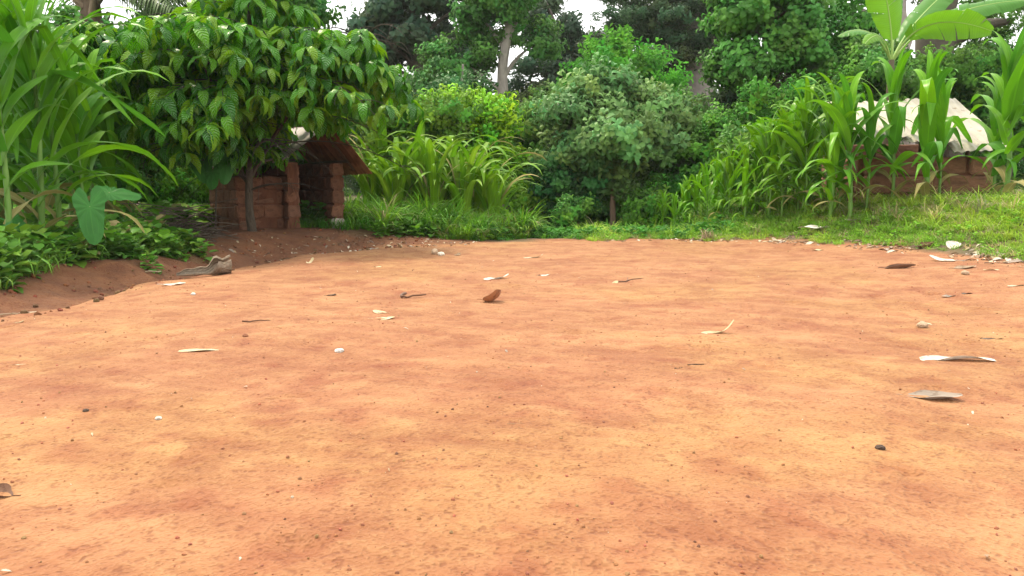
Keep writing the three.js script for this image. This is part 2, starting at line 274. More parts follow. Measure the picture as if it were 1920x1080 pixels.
{ // pen on the grass bank with pale sheet roof
  const x0 = 4.52, z0 = -10.4, y0 = 0.38;
  const t = thing('adobe_pen', 'mud brick pen with pale sheet metal roof behind the tall maize', 'pen', [x0, y0, z0]); t.rotation.y = -0.04;
  adobeWall(t, [0, 0], [1.6, 0], 0, 3, 0.235, 0.2, 0.62, 53, 'wall', null, paleBricks); adobeWall(t, [0.05, -1.5], [0.05, -0.12], 0, 3, 0.235, 0.2, 0.5, 63, 'wall', null, paleBricks);
  adobeWall(t, [0, -1.6], [1.6, -1.6], 0, 4, 0.235, 0.2, 0.62, 73, 'wall', null, paleBricks); adobeWall(t, [1.52, -1.5], [1.52, -0.12], 0, 3, 0.235, 0.2, 0.5, 83, 'wall', null, paleBricks);
  const sheets = [[0.14, 0.64, 1.5, 0.0, 0.34, 3, 0.05], [0.70, 0.66, 1.60, 0.01, 0.385, 9, 0.05], [1.28, 0.68, 1.72, 0.045, 0.45, 14, 0.06]];
  sheets.forEach(([x, w, l, dy, tilt, sd, sag], i) => { const m = mesh('roof_sheet', corrugated(w, l, { pitch: 0.11, amp: 0.011, seed: sd, wob: 0.05, edge: 0.07, sag }), zincMat, t); m.position.set(x, 1.5 + dy + (i % 2) * 0.014, -1.15); m.rotation.x = tilt; });
  const beam = (n, a, b, r) => mesh(n, tube(curve([V(...a), V((a[0] + b[0]) / 2, (a[1] + b[1]) / 2 + 0.01, (a[2] + b[2]) / 2), V(...b)], 5), () => r, 7), poleMat, t);
  for (const x of [0.2, 0.8, 1.4]) { beam('post', [x, 0, -0.25], [x, 0.9, -0.25], 0.03); beam('rafter', [x, 0.76, 0.1], [x, 1.33, -1.15], 0.025); }
  beam('ridge_pole', [-0.1, 1.37, -1.13], [1.66, 1.37, -1.13], 0.03);
  for (const x of [0.2, 0.8, 1.4]) beam('post', [x, 0, -1.2], [x, 1.36, -1.15], 0.03);
}

// ---------------------------------------------------------------- maize
function bladeGeo(seed, { a0 = 0.35, bend = 1.6, pw = 1.8, w = 0.055, seg = 12, twist = 0.4, fold = 0.35, wav = 0.25, kink = 0, kt = 0.5 } = {}) { // unit length ribbon leaf, base at origin, rising to +y and arching to +x
  const r = rng(seed), G = new Grid(), ph = r() * 6, fr = 9 + r() * 6; let x = 0, y = 0, prev = null; const side = (r() - 0.5) * 0.25; let zz = 0;
  for (let i = 0; i <= seg; i++) {
    const t = i / seg, ang = a0 + bend * Math.pow(t, pw) + kink * sst(kt, kt + 0.12, t), wd = w * Math.min(1, 0.62 + t * 2.6) * Math.pow(Math.max(0, 1 - Math.pow(t, 2.4)), 0.75);
    if (i) { x += Math.sin(ang) / seg; y += Math.cos(ang) / seg; zz += (side * t) / seg; }
    const tw = twist * (t - 0.2) * Math.sin(ph), nx = -Math.cos(ang), ny = Math.sin(ang), row = [], f = fold * (1 - 0.75 * t);
    for (let k = -2; k <= 2; k++) {
      const s = k / 2, e = Math.abs(s), lift = wd * (f * e + wav * e * e * Math.sin(t * fr + ph + (k > 0 ? 1.7 : 0))), zo = s * wd * Math.cos(tw) + zz, up = lift + s * wd * Math.sin(tw);
      row.push(G.v(x + nx * up, y + ny * up, zo, 0.5 + s * 0.5, t));
    }
    if (prev) for (let k = 0; k < 4; k++) G.q(prev[k], row[k], row[k + 1], prev[k + 1]);
    prev = row;
  }
  return G.build();
}
const blades = {
  up: [1, 2, 3, 4, 5].map((s) => bladeGeo(s, { a0: 0.1 + 0.03 * s, bend: 0.5 + s * 0.32, pw: 3, w: 0.05, twist: 0.6 })),
  arch: [6, 7, 8, 9, 10, 11, 12, 13].map((s) => bladeGeo(s, s % 3 ? { a0: 0.28 + 0.03 * (s - 6), bend: 1.5 + (s - 6) * 0.12, pw: 2.3, w: 0.046, twist: 1.0, wav: 0.35 } : { a0: 0.35, bend: 0.5, pw: 1.5, w: 0.046, kink: 1.5 + 0.08 * (s - 6), kt: 0.32 + 0.05 * (s - 6), twist: 1.2, wav: 0.35 })),
  droop: [14, 15, 16, 17].map((s) => bladeGeo(s, { a0: 0.5, bend: 2.2, pw: 1.2, w: 0.04, twist: 1.2, wav: 0.45 })),
  cane: [18, 19, 20, 21, 22].map((s) => bladeGeo(s, { a0: 0.12, bend: 1.7 + (s - 18) * 0.2, pw: 2.1, w: 0.03, fold: 0.3, wav: 0.15 })),
};
const G0 = { map: bladeTex, coat: 0.3, cr: 0.28 };
const maizeMats = [leafMat(0.135, 0.40, 0.006, G0), leafMat(0.19, 0.47, 0.008, G0), leafMat(0.095, 0.33, 0.018, G0), leafMat(0.16, 0.43, 0.012, G0)];
const yellowMats = [leafMat(0.20, 0.42, 0.010, G0), leafMat(0.15, 0.36, 0.010, G0), leafMat(0.26, 0.46, 0.03, G0)];
const withered = leafMat(0.42, 0.36, 0.16, { map: bladeTex, tr: 0.3, coat: 0 });
const stalkMat = new THREE.MeshPhysicalMaterial({ color: C(0.13, 0.27, 0.04), map: bladeTex, roughness: 0.6 });
const stalkGeo = (() => { const pts = [], rad = []; for (let i = 0; i <= 24; i++) { const t = i / 24; pts.push(V(Math.sin(t * 4) * 0.012, t, Math.cos(t * 3) * 0.01 - 0.01)); rad.push((0.0145 - 0.009 * t) * (i % 3 === 0 ? 1.18 : 1)); } return tube(pts, rad, 7, 3); })();
function maize(label, x, z, Ht, seed, { n = 11, len = 0.48, mats = maizeMats, group, dryN = 2, topUp = 4, name = 'maize_plant', thick = 1, wid = 1.35, az0 } = {}) {
  const r = rng(seed + 500), y = H(x, z), t = thing(name, label, 'maize', [x, y - 0.02, z], group);
  t.rotation.set((r() - 0.5) * 0.09, 0, (r() - 0.5) * 0.09);
  const st = mesh('stalk', stalkGeo, stalkMat, t); st.scale.set(thick * Ht * 0.75, Ht * 0.74, thick * Ht * 0.75);
  const a0 = az0 ?? r() * Math.PI * 2;
  for (let i = 0; i < n; i++) {
    const k = i / (n - 1), hgt = Ht * mix(0.06, 0.70, Math.pow(k, 0.85)), az = a0 + (i % 2) * Math.PI + (r() - 0.5) * 0.9 + k * 0.5;
    const fam = i >= n - topUp ? blades.up : i < n * 0.3 ? blades.droop : blades.arch, g = fam[Math.floor(r() * fam.length)];
    const l = Ht * len * (i >= n - topUp ? mix(0.85, 0.62, (i - n + topUp) / topUp) : mix(0.55, 1.08, Math.sin(clamp(k * 1.15 + 0.12) * Math.PI * 0.62))) * (0.88 + 0.24 * r());
    const m = mesh('leaf', g, i < dryN ? withered : mats[Math.floor(r() * mats.length)], t); m.position.y = hgt; m.rotation.set((r() - 0.5) * 0.12, az, (r() - 0.5) * 0.12); m.scale.set(l, l, l * wid * (0.9 + 0.25 * r()));
  }
  return t;
}
{ // tall stand at the edge of the bank
  const gp = 'tall maize on the bank';
  maize('tall maize stalk standing foremost on the bank beside the taro leaf', -4.167, -7.1, 2.75, 1, { n: 17, group: gp, len: 0.5, az0: 0.3 });
  maize('tall maize with leaves arching far out over the taro leaf', -4.22, -7.5, 2.55, 2, { n: 17, group: gp, len: 0.54, az0: 0.1 });
  maize('tall maize half cut off by the picture edge', -4.197, -6.7, 2.6, 3, { n: 16, group: gp });
  maize('tall maize whose leaf tips alone reach into the picture corner', -4.738, -7.2, 2.9, 4, { n: 12, group: gp });
  const back = 'tall maize crowded behind the foremost stalks on the bank';
  [[-4.843, -8, 2.9], [-4.615, -8.4, 2.45], [-5.376, -8.6, 3.0], [-4.708, -9, 2.2], [-5.297, -9.2, 2.7], [-4.571, -9.2, 1.9], [-4.915, -7.7, 2.8], [-4.501, -7.6, 2.6], [-4.264, -8, 2.1], [-4.517, -9.6, 1.7]].forEach(([x, z, h], i) => maize(back, x, z, h, 20 + i, { n: 15, group: gp, len: 0.5 }));
}
{ // stand in front of the sheet-roofed pen
  const gp = 'maize in front of the sheet-roofed pen', big = { n: 15, group: gp, len: 0.5, thick: 1.4, wid: 1.7, topUp: 6 }, slim = { n: 13, group: gp, len: 0.5, wid: 1.5, topUp: 5 };
  maize('maize with broad leaves before the roof end of the pale pen', 4.108, -9.8, 1.85, 41, big);
  maize('maize with broad upright leaves before the middle of the pale roof', 4.959, -9.7, 1.95, 42, big);
  maize('tallest maize before the sheet-roofed pen, at the picture edge', 5.74, -9.4, 2.15, 43, big);
  maize('maize leaning in from beyond the picture edge by the pen', 6.191, -9.6, 2.1, 44, slim);
  maize('slimmer stalk growing beside the broad maize at the roof end', 4.339, -9.9, 1.6, 45, slim);
  maize('slimmer stalk growing beside the broad maize at mid roof', 5.225, -9.9, 1.7, 46, slim);
  maize('slimmer stalk growing beside the tallest maize by the pen', 5.817, -9.8, 1.8, 47, slim);
  maize('slim stalk before the gap between the two pale roof halves', 4.087, -10.1, 1.6, 48, slim);
  maize('stalk rising before the banana stem above the pale roof', 4.711, -10, 2.1, 49, slim);
  const row = ['knee-high maize at the low far end of the crowded row', 'waist-high maize in the middle of the crowded row', 'chest-high maize at the pen end of the crowded row'];
  const r = rng(77);
  for (let i = 0; i < 44; i++) { const k = i / 43, z = mix(-13.2, -10.2, Math.pow(k, 0.9)) + (r() - 0.5) * 0.9, x = mix(2.45, 4.15, k) + (r() - 0.5) * 0.35, h = mix(0.7, 1.65, Math.pow(k, 1.1)) * (0.85 + 0.3 * r()); maize(row[k < 0.3 ? 0 : k < 0.7 ? 1 : 2], x, z, h, 60 + i, { n: 11, group: 'row of maize beside the grass verge', len: 0.55, thick: 1.2, wid: 1.35, topUp: 4, dryN: i % 3 === 0 ? 1 : 0, mats: i % 2 ? [maizeMats[0], yellowMats[1], maizeMats[1]] : [maizeMats[1], yellowMats[1], yellowMats[0]] }); }
}
{ // yellow-green cane-like grass beside the small pen
  const lab = 'yellow-green clump of tall arching cane grass beside the small pen', r = rng(91);
  [[-2.121, -12.4, 1.25], [-1.721, -12, 1.2], [-1.497, -12.3, 1.3], [-1.149, -11.8, 1.2], [-0.995, -12.4, 1.35], [-0.705, -11.9, 1.25], [-0.498, -12.2, 1.3], [-0.276, -12, 1.1], [-1.443, -12.9, 1.5], [-0.855, -13, 1.5], [-2.053, -13, 1.45], [-0.407, -12.9, 1.3]].forEach(([x, z, h], i) => {
    const t = thing('cane_grass', lab, 'grass clump', [x, H(x, z) - 0.03, z], 'cane grass beside the small pen');
    for (let k = 0; k < 24; k++) { const a = k * 2.4 + r() * 0.6, rad = 0.02 + 0.12 * r(), up = r(), m = mesh('leaf', blades.cane[Math.floor(r() * 5)], k < 2 ? withered : yellowMats[Math.floor(r() * 3)], t), l = h * (0.7 + 0.55 * r()); m.position.set(Math.cos(a) * rad, up * h * 0.45, -Math.sin(a) * rad); m.rotation.set((r() - 0.5) * 0.2, a, (r() - 0.5) * 0.25); m.scale.set(l, l, l * (1 + 0.5 * r())); }
    for (let k = 0; k < 3; k++) { const s = mesh('stalk', stalkGeo, stalkMat, t); s.position.set((r() - 0.5) * 0.12, 0, (r() - 0.5) * 0.12); s.scale.set(h * 0.7, h * 0.7, h * 0.7); s.rotation.set((r() - 0.5) * 0.2, r() * 6, (r() - 0.5) * 0.2); }
  });
  const pale = [leafMat(0.24, 0.36, 0.12, G0), leafMat(0.18, 0.30, 0.09, G0)], [x, z] = [-0.037, -11.3], t = thing('grass_tussock', 'pale arching tussock of long grass at the far yard edge', 'tussock', [x, H(x, z) - 0.02, z]);
  for (let k = 0; k < 70; k++) { const a = k * 2.4, m = mesh('blade', blades.cane[k % 5], pale[k % 2], t), l = 0.45 * (0.6 + 0.6 * r()); m.position.set(Math.cos(a) * 0.07 * r(), 0, Math.sin(a) * 0.07 * r()); m.rotation.y = a; m.scale.set(l, l * 0.9, l * 0.9); }
}
console.log('maize done');

// ---------------------------------------------------------------- broad-leaved coffee tree over the small pen
const ovate = (seed, { w = 0.21, droop = 0.9, seg = 7, fold = 0.25, rip = 0.02, tip = 1.3 } = {}) => { // unit length leaf along +x, upper face +y, drooping
  const r = rng(seed), G = new Grid(); let x = 0, y = 0, prev = null; const ph = r() * 6;
  for (let i = 0; i <= seg; i++) {
    const t = i / seg, a = -droop * Math.pow(t, 1.2), wd = w * Math.pow(Math.sin(Math.PI * Math.pow(clamp(t * 0.985 + 0.008), 0.85)), 0.85) * (1 - 0.35 * Math.pow(t, tip * 3));
    if (i) { x += Math.cos(a) / seg; y += Math.sin(a) / seg; }
    const row = [];
    for (let k = -2; k <= 2; k++) { const s = k / 2, e = Math.abs(s), up = wd * fold * (e - e * e * 0.4) + rip * Math.sin(t * 26 + ph) * e; row.push(G.v(x - Math.sin(a) * up, y + Math.cos(a) * up, s * wd, t, 0.5 + s * 0.5)); }
    if (prev) for (let k = 0; k < 4; k++) G.q(prev[k], prev[k + 1], row[k + 1], row[k]);
    prev = row;
  }
  return G.build();
};
const coffeeGeos = [ovate(1, { w: 0.185, droop: 1.6 }), ovate(2, { droop: 2.2, w: 0.17, rip: 0.03, fold: 0.45 }), ovate(3, { droop: 1.2, w: 0.19, fold: 0.5 }), ovate(4, { droop: 1.9, w: 0.165, rip: 0.04 })];
const CB = { map: veinTex, bump: veinBump, bs: 0.02, coat: 0.25, cr: 0.25 };
const coffeeMats = [leafMat(0.11, 0.42, 0.005, CB), leafMat(0.17, 0.50, 0.005, CB), leafMat(0.29, 0.58, 0.008, CB), leafMat(0.055, 0.28, 0.010, CB)];
const coffeeBark = bark(0.085, 0.065, 0.045);
function instanced(name, geo, mat, list, parent, origin = V(0, 0, 0), kind = 'stuff') { // list of {m: Matrix4 in world metres, c: Color}
  const im = new THREE.InstancedMesh(geo, mat, list.length); im.name = parent ? name : numbered(name); const sh = new THREE.Matrix4().makeTranslation(-origin.x, -origin.y, -origin.z);
  list.forEach((e, i) => { im.setMatrixAt(i, sh.clone().multiply(e.m)); if (e.c) im.setColorAt(i, e.c); });
  im.castShadow = im.receiveShadow = true; if (kind) im.userData.kind = kind; (parent ?? scene).add(im); return im;
}
function coffeeTree(label, stems, seed, parts, levels, base) {
  const r = rng(seed), o = V(...base), t = thing('coffee_tree', label, 'tree', base), leaves = [];
  const twigG = new Grid(), putLeaves = (pts, from, sp) => { // hands of drooping leaves at the nodes of a branch
    let acc = sp * r(); for (let i = 1; i < pts.length; i++) {
      const d = pts[i].clone().sub(pts[i - 1]), L = d.length(); acc += L; if (i < pts.length - 1 && (i / pts.length < from || acc < sp)) continue; acc = 0; const dir = d.normalize(), az = Math.atan2(-dir.z, dir.x), n = 4 + Math.floor(r() * 3);
      for (let q = 0; q < n; q++) { const a = az + (q / (n - 1) - 0.5) * 4.4 + (r() - 0.5) * 0.5, X = V(Math.cos(a), 0.12 - 0.5 * r(), -Math.sin(a)).normalize(); leaves.push({ p: pts[i].clone(), X, s: 0.14 + 0.2 * Math.sqrt(r()), roll: (r() - 0.5) * 0.9 }); }
    }
  };
  for (const st of stems) {
    const pts = curve(st.pts.map((p) => V(...p)), 24); mesh('trunk', tube(pts.map((p) => p.clone().sub(o)), (k) => st.r * (1 - 0.8 * k), 8, 2, 0.15), coffeeBark, t);
    const top = pts[pts.length - 1].y, N = st.n; let az = r() * 6;
    for (let i = 0; i < N; i++) {
      const k = clamp(mix(st.from ?? 0.3, 0.97, (Math.floor(i / 6) + 0.22 * r()) / Math.max(1, Math.ceil(N / 6) - 1)), 0, 0.99), p = pts[Math.floor(k * (pts.length - 1))]; az += 2.399 + (r() - 0.5) * 0.5;
      let reach = st.reach(k, az) * (0.8 + 0.4 * r()); if (reach < 0.12) continue;
      const d = V(Math.cos(az), 0, -Math.sin(az)), el = mix(0.15, 0.7, k), end = p.clone().add(d.clone().multiplyScalar(reach)).add(V(0, reach * (st.lift ?? 0.05) - reach * reach * 0.13, 0)), mid = p.clone().add(d.clone().multiplyScalar(reach * 0.5)).add(V(0, reach * 0.5 * el + 0.05, 0));
      const b = bez(p, mid, end, Math.max(8, Math.round(reach * 22))); tubeInto(twigG, b.map((q) => q.clone().sub(o)), (q) => 0.011 * (1 - 0.7 * q), 5); putLeaves(b, 0.35, 0.17);
      for (let j = 1; j < reach * 4; j++) { const q = b[Math.min(b.length - 2, Math.floor((j / (reach * 4 + 1)) * b.length))], sd = d.clone().cross(V(0, 1, 0)).multiplyScalar(j % 2 ? 1 : -1).add(d.clone().multiplyScalar(0.7)).normalize(), l = 0.25 + 0.35 * r(), e = q.clone().add(sd.clone().multiplyScalar(l)).add(V(0, -l * (0.25 + 0.5 * r()), 0)), c = bez(q, q.clone().add(sd.clone().multiplyScalar(l * 0.55)).add(V(0, 0.06, 0)), e, 9); tubeInto(twigG, c.map((w) => w.clone().sub(o)), (w) => 0.005 * (1 - 0.6 * w), 4); putLeaves(c, 0.5, 0.2); }
    }
  }
  mesh('twigs', twigG.build(), coffeeBark, t).userData.kind = 'stuff';
  for (let i = leaves.length - 1; i >= 0; i--) if (!levels(leaves[i].p)) leaves.splice(i, 1);
  const cam = camera.position; leaves.sort((a, b) => a.p.distanceTo(cam) - b.p.distanceTo(cam));
  const matOf = (l) => basis(l.X, V(0, 1, 0)).multiply(new THREE.Matrix4().makeRotationX(l.roll)).scale(V(l.s, l.s, l.s)).setPosition(l.p);
  leaves.slice(0, parts).forEach((l, i) => { const m = mesh('leaf', coffeeGeos[i % 4], coffeeMats[Math.floor(r() * 4)], t); m.applyMatrix4(new THREE.Matrix4().makeTranslation(-o.x, -o.y, -o.z).multiply(matOf(l))); });
  const rest = [[], [], [], []]; leaves.slice(parts).forEach((l) => rest[Math.floor(r() * 4)].push({ m: matOf(l) }));
  rest.forEach((l, i) => l.length && instanced('foliage', coffeeGeos[i], coffeeMats[i], l, t, o));
  console.log('coffee leaves', leaves.length);
}
{
  const bx = -3.18, bz = -9.85, by = H(bx, bz) - 0.03;
  const right = (az) => Math.max(0, Math.cos(az)), left = (az) => Math.max(0, -Math.cos(az)), front = (az) => Math.max(0, -Math.sin(az));
  // pruned clear of the pen roof, rounded off towards the yard
  const keep = (p) => { const low = p.x > -2.9 ? 1.55 : p.x > -3.15 ? 1.25 : p.x > -3.5 ? 0.95 : 1.2, high = mix(4.2, 2.5, sst(-2.75, -2.3, p.x)) - 0.8 * sst(-1.8, -0.95, p.x); return p.y > low + 0.12 * Math.sin(p.x * 9) && p.y < Math.min(high, mix(2.6, 4.2, sst(-3.9, -3.5, p.x))); };
  coffeeTree('spreading coffee tree with drooping glossy leaves over the small pen', [
    { pts: [[bx, by, bz], [bx - 0.02, 0.5, bz + 0.02], [bx + 0.02, 1.2, bz], [bx + 0.1, 2.0, bz], [bx + 0.02, 3.0, bz - 0.1], [bx + 0.05, 3.75, bz - 0.05]], r: 0.06, n: 48, from: 0.28, lift: 0.12, reach: (k, az) => (k < 0.36 ? 0.8 : mix(1.9, 0.5, sst(0.55, 0.85, k))) * (0.7 + 0.3 * right(az)) },
    { pts: [[bx + 0.01, 0.85, bz - 0.02], [bx + 0.3, 1.3, bz], [bx + 0.75, 1.85, bz + 0.1], [bx + 1.15, 2.25, bz + 0.1], [bx + 1.45, 2.42, bz + 0.1]], r: 0.03, n: 24, from: 0.45, lift: 0.08, reach: (k, az) => mix(0.95, 0.75, k) * (0.75 + 0.3 * right(az)) },
    { pts: [[bx - 0.01, 0.75, bz], [bx - 0.4, 1.2, bz - 0.05], [bx - 0.9, 1.75, bz - 0.1], [bx - 1.4, 2.2, bz - 0.2], [bx - 1.75, 2.5, bz - 0.25]], r: 0.035, n: 36, from: 0.2, lift: 0.05, reach: (k, az) => mix(1.15, 0.8, k) * (0.8 + 0.3 * left(az)) },
    { pts: [[bx - 0.01, 0.95, bz + 0.02], [bx - 0.1, 1.5, bz + 0.3], [bx - 0.25, 2.0, bz + 0.6], [bx - 0.3, 2.4, bz + 0.75]], r: 0.03, n: 24, from: 0.25, lift: 0.05, reach: (k, az) => mix(0.75, 0.9, k) },
  ], 5, 290, keep, [bx, by, bz]);
}
console.log('coffee done');

// ---------------------------------------------------------------- trees and shrubs: trunk, limbs and a crown of leaf sprays
function spray(seed, { n = 9, len = 0.2, wid = 0.07, twig = 0.3, droop = 0.6, out = 0.9, fold = 0.2 }) {
  const r = rng(seed), G = new Grid();
  for (let i = 0; i < n; i++) {
    const t = (i + 0.3 * r()) / n, az = i * 2.4 + r() * 0.5, el = mix(out, 0.25, t) + (r() - 0.5) * 0.4, L = len * (0.75 + 0.45 * r()), W = wid * (0.8 + 0.4 * r());
    const X = V(Math.cos(az) * Math.sin(el + 0.5), Math.cos(el + 0.5), Math.sin(az) * Math.sin(el + 0.5)).normalize(), S = X.clone().cross(V(0, 1, 0)).normalize(), N = S.clone().cross(X), p = V((r() - 0.5) * 0.03, t * twig, (r() - 0.5) * 0.03);
    const at = (k, s, up) => { const a = droop * k * k; const q = p.clone().add(X.clone().multiplyScalar(L * k * Math.cos(a))).add(V(0, -L * k * Math.sin(a) * 0.9, 0)).add(S.clone().multiplyScalar(s * W)).add(N.clone().multiplyScalar(up)); return q; };
    const a = at(0, 0, 0), m1 = at(0.35, 0, -W * fold), l1 = at(0.35, -0.5, 0), r1 = at(0.35, 0.5, 0), m2 = at(0.7, 0, -W * fold), l2 = at(0.7, -0.36, 0), r2 = at(0.7, 0.36, 0), e = at(1, 0, 0);
    const id = [a, l1, m1, r1, l2, m2, r2, e].map((q, k) => G.v(q.x, q.y, q.z, [0, .35, .35, .35, .7, .7, .7, 1][k], [.5, 0, .5, 1, .1, .5, .9, .5][k]));
    G.t(id[0], id[1], id[2]); G.t(id[0], id[2], id[3]); G.q(id[1], id[4], id[5], id[2]); G.q(id[2], id[5], id[6], id[3]); G.t(id[4], id[7], id[5]); G.t(id[5], id[7], id[6]);
  }
  return G.build();
}
const SPR = {
  big: spray(1, { n: 10, len: 0.34, wid: 0.085, twig: 0.25, droop: 1.1, out: 1.2 }),
  long: spray(2, { n: 12, len: 0.30, wid: 0.055, twig: 0.25, droop: 1.3, out: 1.2 }),
  mid: spray(3, { n: 13, len: 0.18, wid: 0.054, twig: 0.34, droop: 0.8 }),
  broad: spray(4, { n: 9, len: 0.23, wid: 0.088, twig: 0.3, droop: 0.8 }),
  small: spray(5, { n: 16, len: 0.11, wid: 0.04, twig: 0.3, droop: 0.5 }),
  fine: spray(6, { n: 16, len: 0.17, wid: 0.035, twig: 0.35, droop: 1.0 }),
  weed: spray(7, { n: 9, len: 0.075, wid: 0.05, twig: 0.1, droop: 0.4, out: 1.0 }),
};
const crownMats = { matte: leafMat(1, 1, 1, { tr: 0.4, coat: 0.04, cr: 0.4 }), gloss: leafMat(1, 1, 1, { tr: 0.35, coat: 0.2, cr: 0.3 }) };
function sprays(clusters, kind, col, seed, { jit = 0.3, size = 1, up = 0.45, hang = 0, bough = 0.38 } = {}) {
  const r = rng(seed), out = [], ball = () => { let v; do v = V(r() * 2 - 1, r() * 2 - 1, r() * 2 - 1); while (v.lengthSq() > 1); return v; };
  for (const [cx, cy, cz, rx, ry, rz, n] of clusters) {
    const nb = Math.max(5, Math.round(n / 14)); // boughs, each a flattened tuft of sprays with its own tone
    for (let b = 0; b < nb; b++) {
      const o = ball(), ctr = V(cx + o.x * rx * 1.22, cy + o.y * ry * 1.22, cz + o.z * rz * 1.15), tone = 0.75 + 0.5 * r(), warm = (r() - 0.5) * 0.5, br = bough * (0.6 + 0.8 * r());
      for (let i = 0; i < n / nb; i++) {
        const d = ball(), p = V(ctr.x + d.x * rx * br, ctr.y + d.y * ry * br * 0.6 - d.x * d.x * ry * br * 0.3, ctr.z + d.z * rz * br), out2 = V(o.x + d.x, o.y * 0.6 + d.y * 0.5 + up - hang, o.z + d.z + 0.15).add(V((r() - 0.5) * 0.9, (r() - 0.5) * 0.5, (r() - 0.5) * 0.9)).normalize(), s = size * (0.6 + 0.75 * r());
        const m = new THREE.Matrix4().makeRotationFromQuaternion(new THREE.Quaternion().setFromUnitVectors(V(0, 1, 0), out2)).multiply(new THREE.Matrix4().makeRotationY(r() * 6.28)).scale(V(s, s, s)).setPosition(p);
        const k = tone * (1 + (r() - 0.5) * 2 * jit), y = (r() - 0.5) * jit + warm; out.push({ m, c: C((col[0] * 1.4 + 0.008) * k * (1 + y), col[1] * k * 1.5, col[2] * 0.9 * k * (1 - y * 0.5)) });
      }
    }
  }
  return out;
}
function tree(name, label, cat, { pts, r0 = 0.12, r1 = 0.04, bk, clusters, kind = 'mid', col, mat = 'matte', seed = 1, group, limbs = true, opts = {}, flare = 0, trunkName = 'trunk', crownName = 'crown' }) {
  const P = pts.map((p) => V(...p)), o = P[0].clone(); o.y = H(o.x, o.z) - 0.05; P[0].y = o.y;
  const t = thing(name, label, cat, [o.x, o.y, o.z], group), c = curve(P, 18), rr = rng(seed + 9);
  mesh(trunkName, tube(c.map((p) => p.clone().sub(o)), (k) => mix(r0, r1, Math.pow(k, 0.8)) * (1 + flare * Math.pow(1 - k, 6)), 12, 0.6, 0.22 + flare * 0.25, seed), bk, t);
  if (limbs) for (const [x, y, z, rx] of clusters) { const e = V(x, y, z), below = c.filter((p) => p.y < y - 0.15 * Math.abs(y - o.y)), s = (below.length ? below[below.length - 1] : c[c.length >> 1]).clone(), md = s.clone().lerp(e, 0.5).add(V((rr() - 0.5) * 0.3, 0.12 * s.distanceTo(e), (rr() - 0.5) * 0.3)); mesh('limb', tube(bez(s, md, e, 8).map((p) => p.sub(o)), (k) => Math.max(0.008, r1 * 0.8 * (1 - 0.75 * k)), 6, 0.6, 0.1), bk, t); }
  instanced(crownName, SPR[kind], crownMats[mat], sprays(clusters, kind, col, seed, opts), t, o);
  return t;
}
const greyBark = bark(0.34, 0.30, 0.26), brownBark = bark(0.19, 0.14, 0.105), darkBark = bark(0.10, 0.08, 0.065);
const DARK = [0.032, 0.066, 0.054], MID = [0.05, 0.13, 0.03], BRIGHT = [0.085, 0.23, 0.022], BLUE = [0.035, 0.10, 0.058], PALE = [0.13, 0.22, 0.085];
const woodG = 'tall trees behind the yard', shrubG = 'shrubs behind the yard';
tree('dark_tree', 'dark grey-green tree crown filling the sky above the cane grass', 'tree', { pts: [[-2.649, -0.498, -25], [-2.691, 2.432, -25], [-2.82, 4.65, -25], [-3.027, 6.817, -25]], r0: 0.3, r1: 0.12, bk: darkBark, kind: 'big', col: DARK, mat: 'gloss', seed: 11, group: woodG, opts: { hang: 0.5, size: 1.35, bough: 0.34 },
  clusters: [[-3.979, 5.507, -25, 0.697, 0.747, 0.9, 86], [-3.622, 4.884, -25, 0.912, 0.697, 0.9, 105], [-2.564, 5.739, -25, 0.912, 0.829, 1, 124], [-4.113, 4.524, -25, 0.564, 0.464, 0.7, 43], [-2.701, 4.792, -25.4, 0.843, 0.506, 0.9, 74], [-1.6, 5.971, -25, 0.747, 0.664, 1, 93], [-1.84, 5.212, -26, 0.863, 0.604, 1, 74], [-3.022, 7.122, -25, 1.327, 0.829, 1.2, 136], [-3.622, 3.824, -26, 1.035, 0.431, 0.8, 37], [-1.509, 4.724, -26, 0.518, 0.431, 0.8, 37]] });
tree('tall_tree', 'tall slender tree with pale grey trunk and bright leaf clumps', 'tree', { pts: [[-0.175, -0.348, -22], [-0.215, 2.23, -22], [-0.256, 3.767, -22], [-0.071, 5.004, -22], [0.028, 7.159, -22]], r0: 0.19, r1: 0.1, bk: greyBark, kind: 'mid', col: [0.05, 0.15, 0.035], mat: 'gloss', seed: 12, group: woodG, opts: { size: 1.25 },
  clusters: [[-0.79, 5.151, -22.4, 0.386, 0.386, 0.6, 120], [-0.611, 4.558, -22.6, 0.39, 0.33, 0.6, 100], [-1.349, 3.933, -22, 0.657, 0.38, 0.7, 170], [-1.85, 3.629, -22, 0.511, 0.263, 0.6, 80], [0.352, 5.277, -22, 0.584, 0.511, 0.8, 130], [0.574, 4.438, -22.3, 0.474, 0.296, 0.6, 90], [-1.583, 3.304, -22.2, 0.368, 0.177, 0.5, 40], [-0.28, 6.089, -22, 1.168, 0.584, 1, 200]] });
tree('dark_tree', 'dark drooping tree under the open patch of white sky', 'tree', { pts: [[2.056, -0.598, -27], [1.939, 2.393, -27], [1.831, 4.623, -27]], r0: 0.28, r1: 0.12, bk: darkBark, kind: 'long', col: [0.034, 0.068, 0.058], mat: 'gloss', seed: 13, group: woodG, opts: { hang: 0.5, size: 1.35, bough: 0.34 },
  clusters: [[1.999, 5.215, -27, 0.932, 0.645, 1, 154], [1.309, 4.453, -27, 0.717, 0.717, 1, 118], [2.441, 4.623, -27, 0.806, 0.717, 1, 118], [0.81, 5.817, -28, 0.409, 1.115, 0.8, 77], [1.689, 3.642, -27.4, 0.909, 0.545, 1, 84], [0.453, 4.237, -28, 0.743, 0.557, 1, 49], [0.894, 7.201, -28, 0.464, 0.557, 0.8, 42]] });
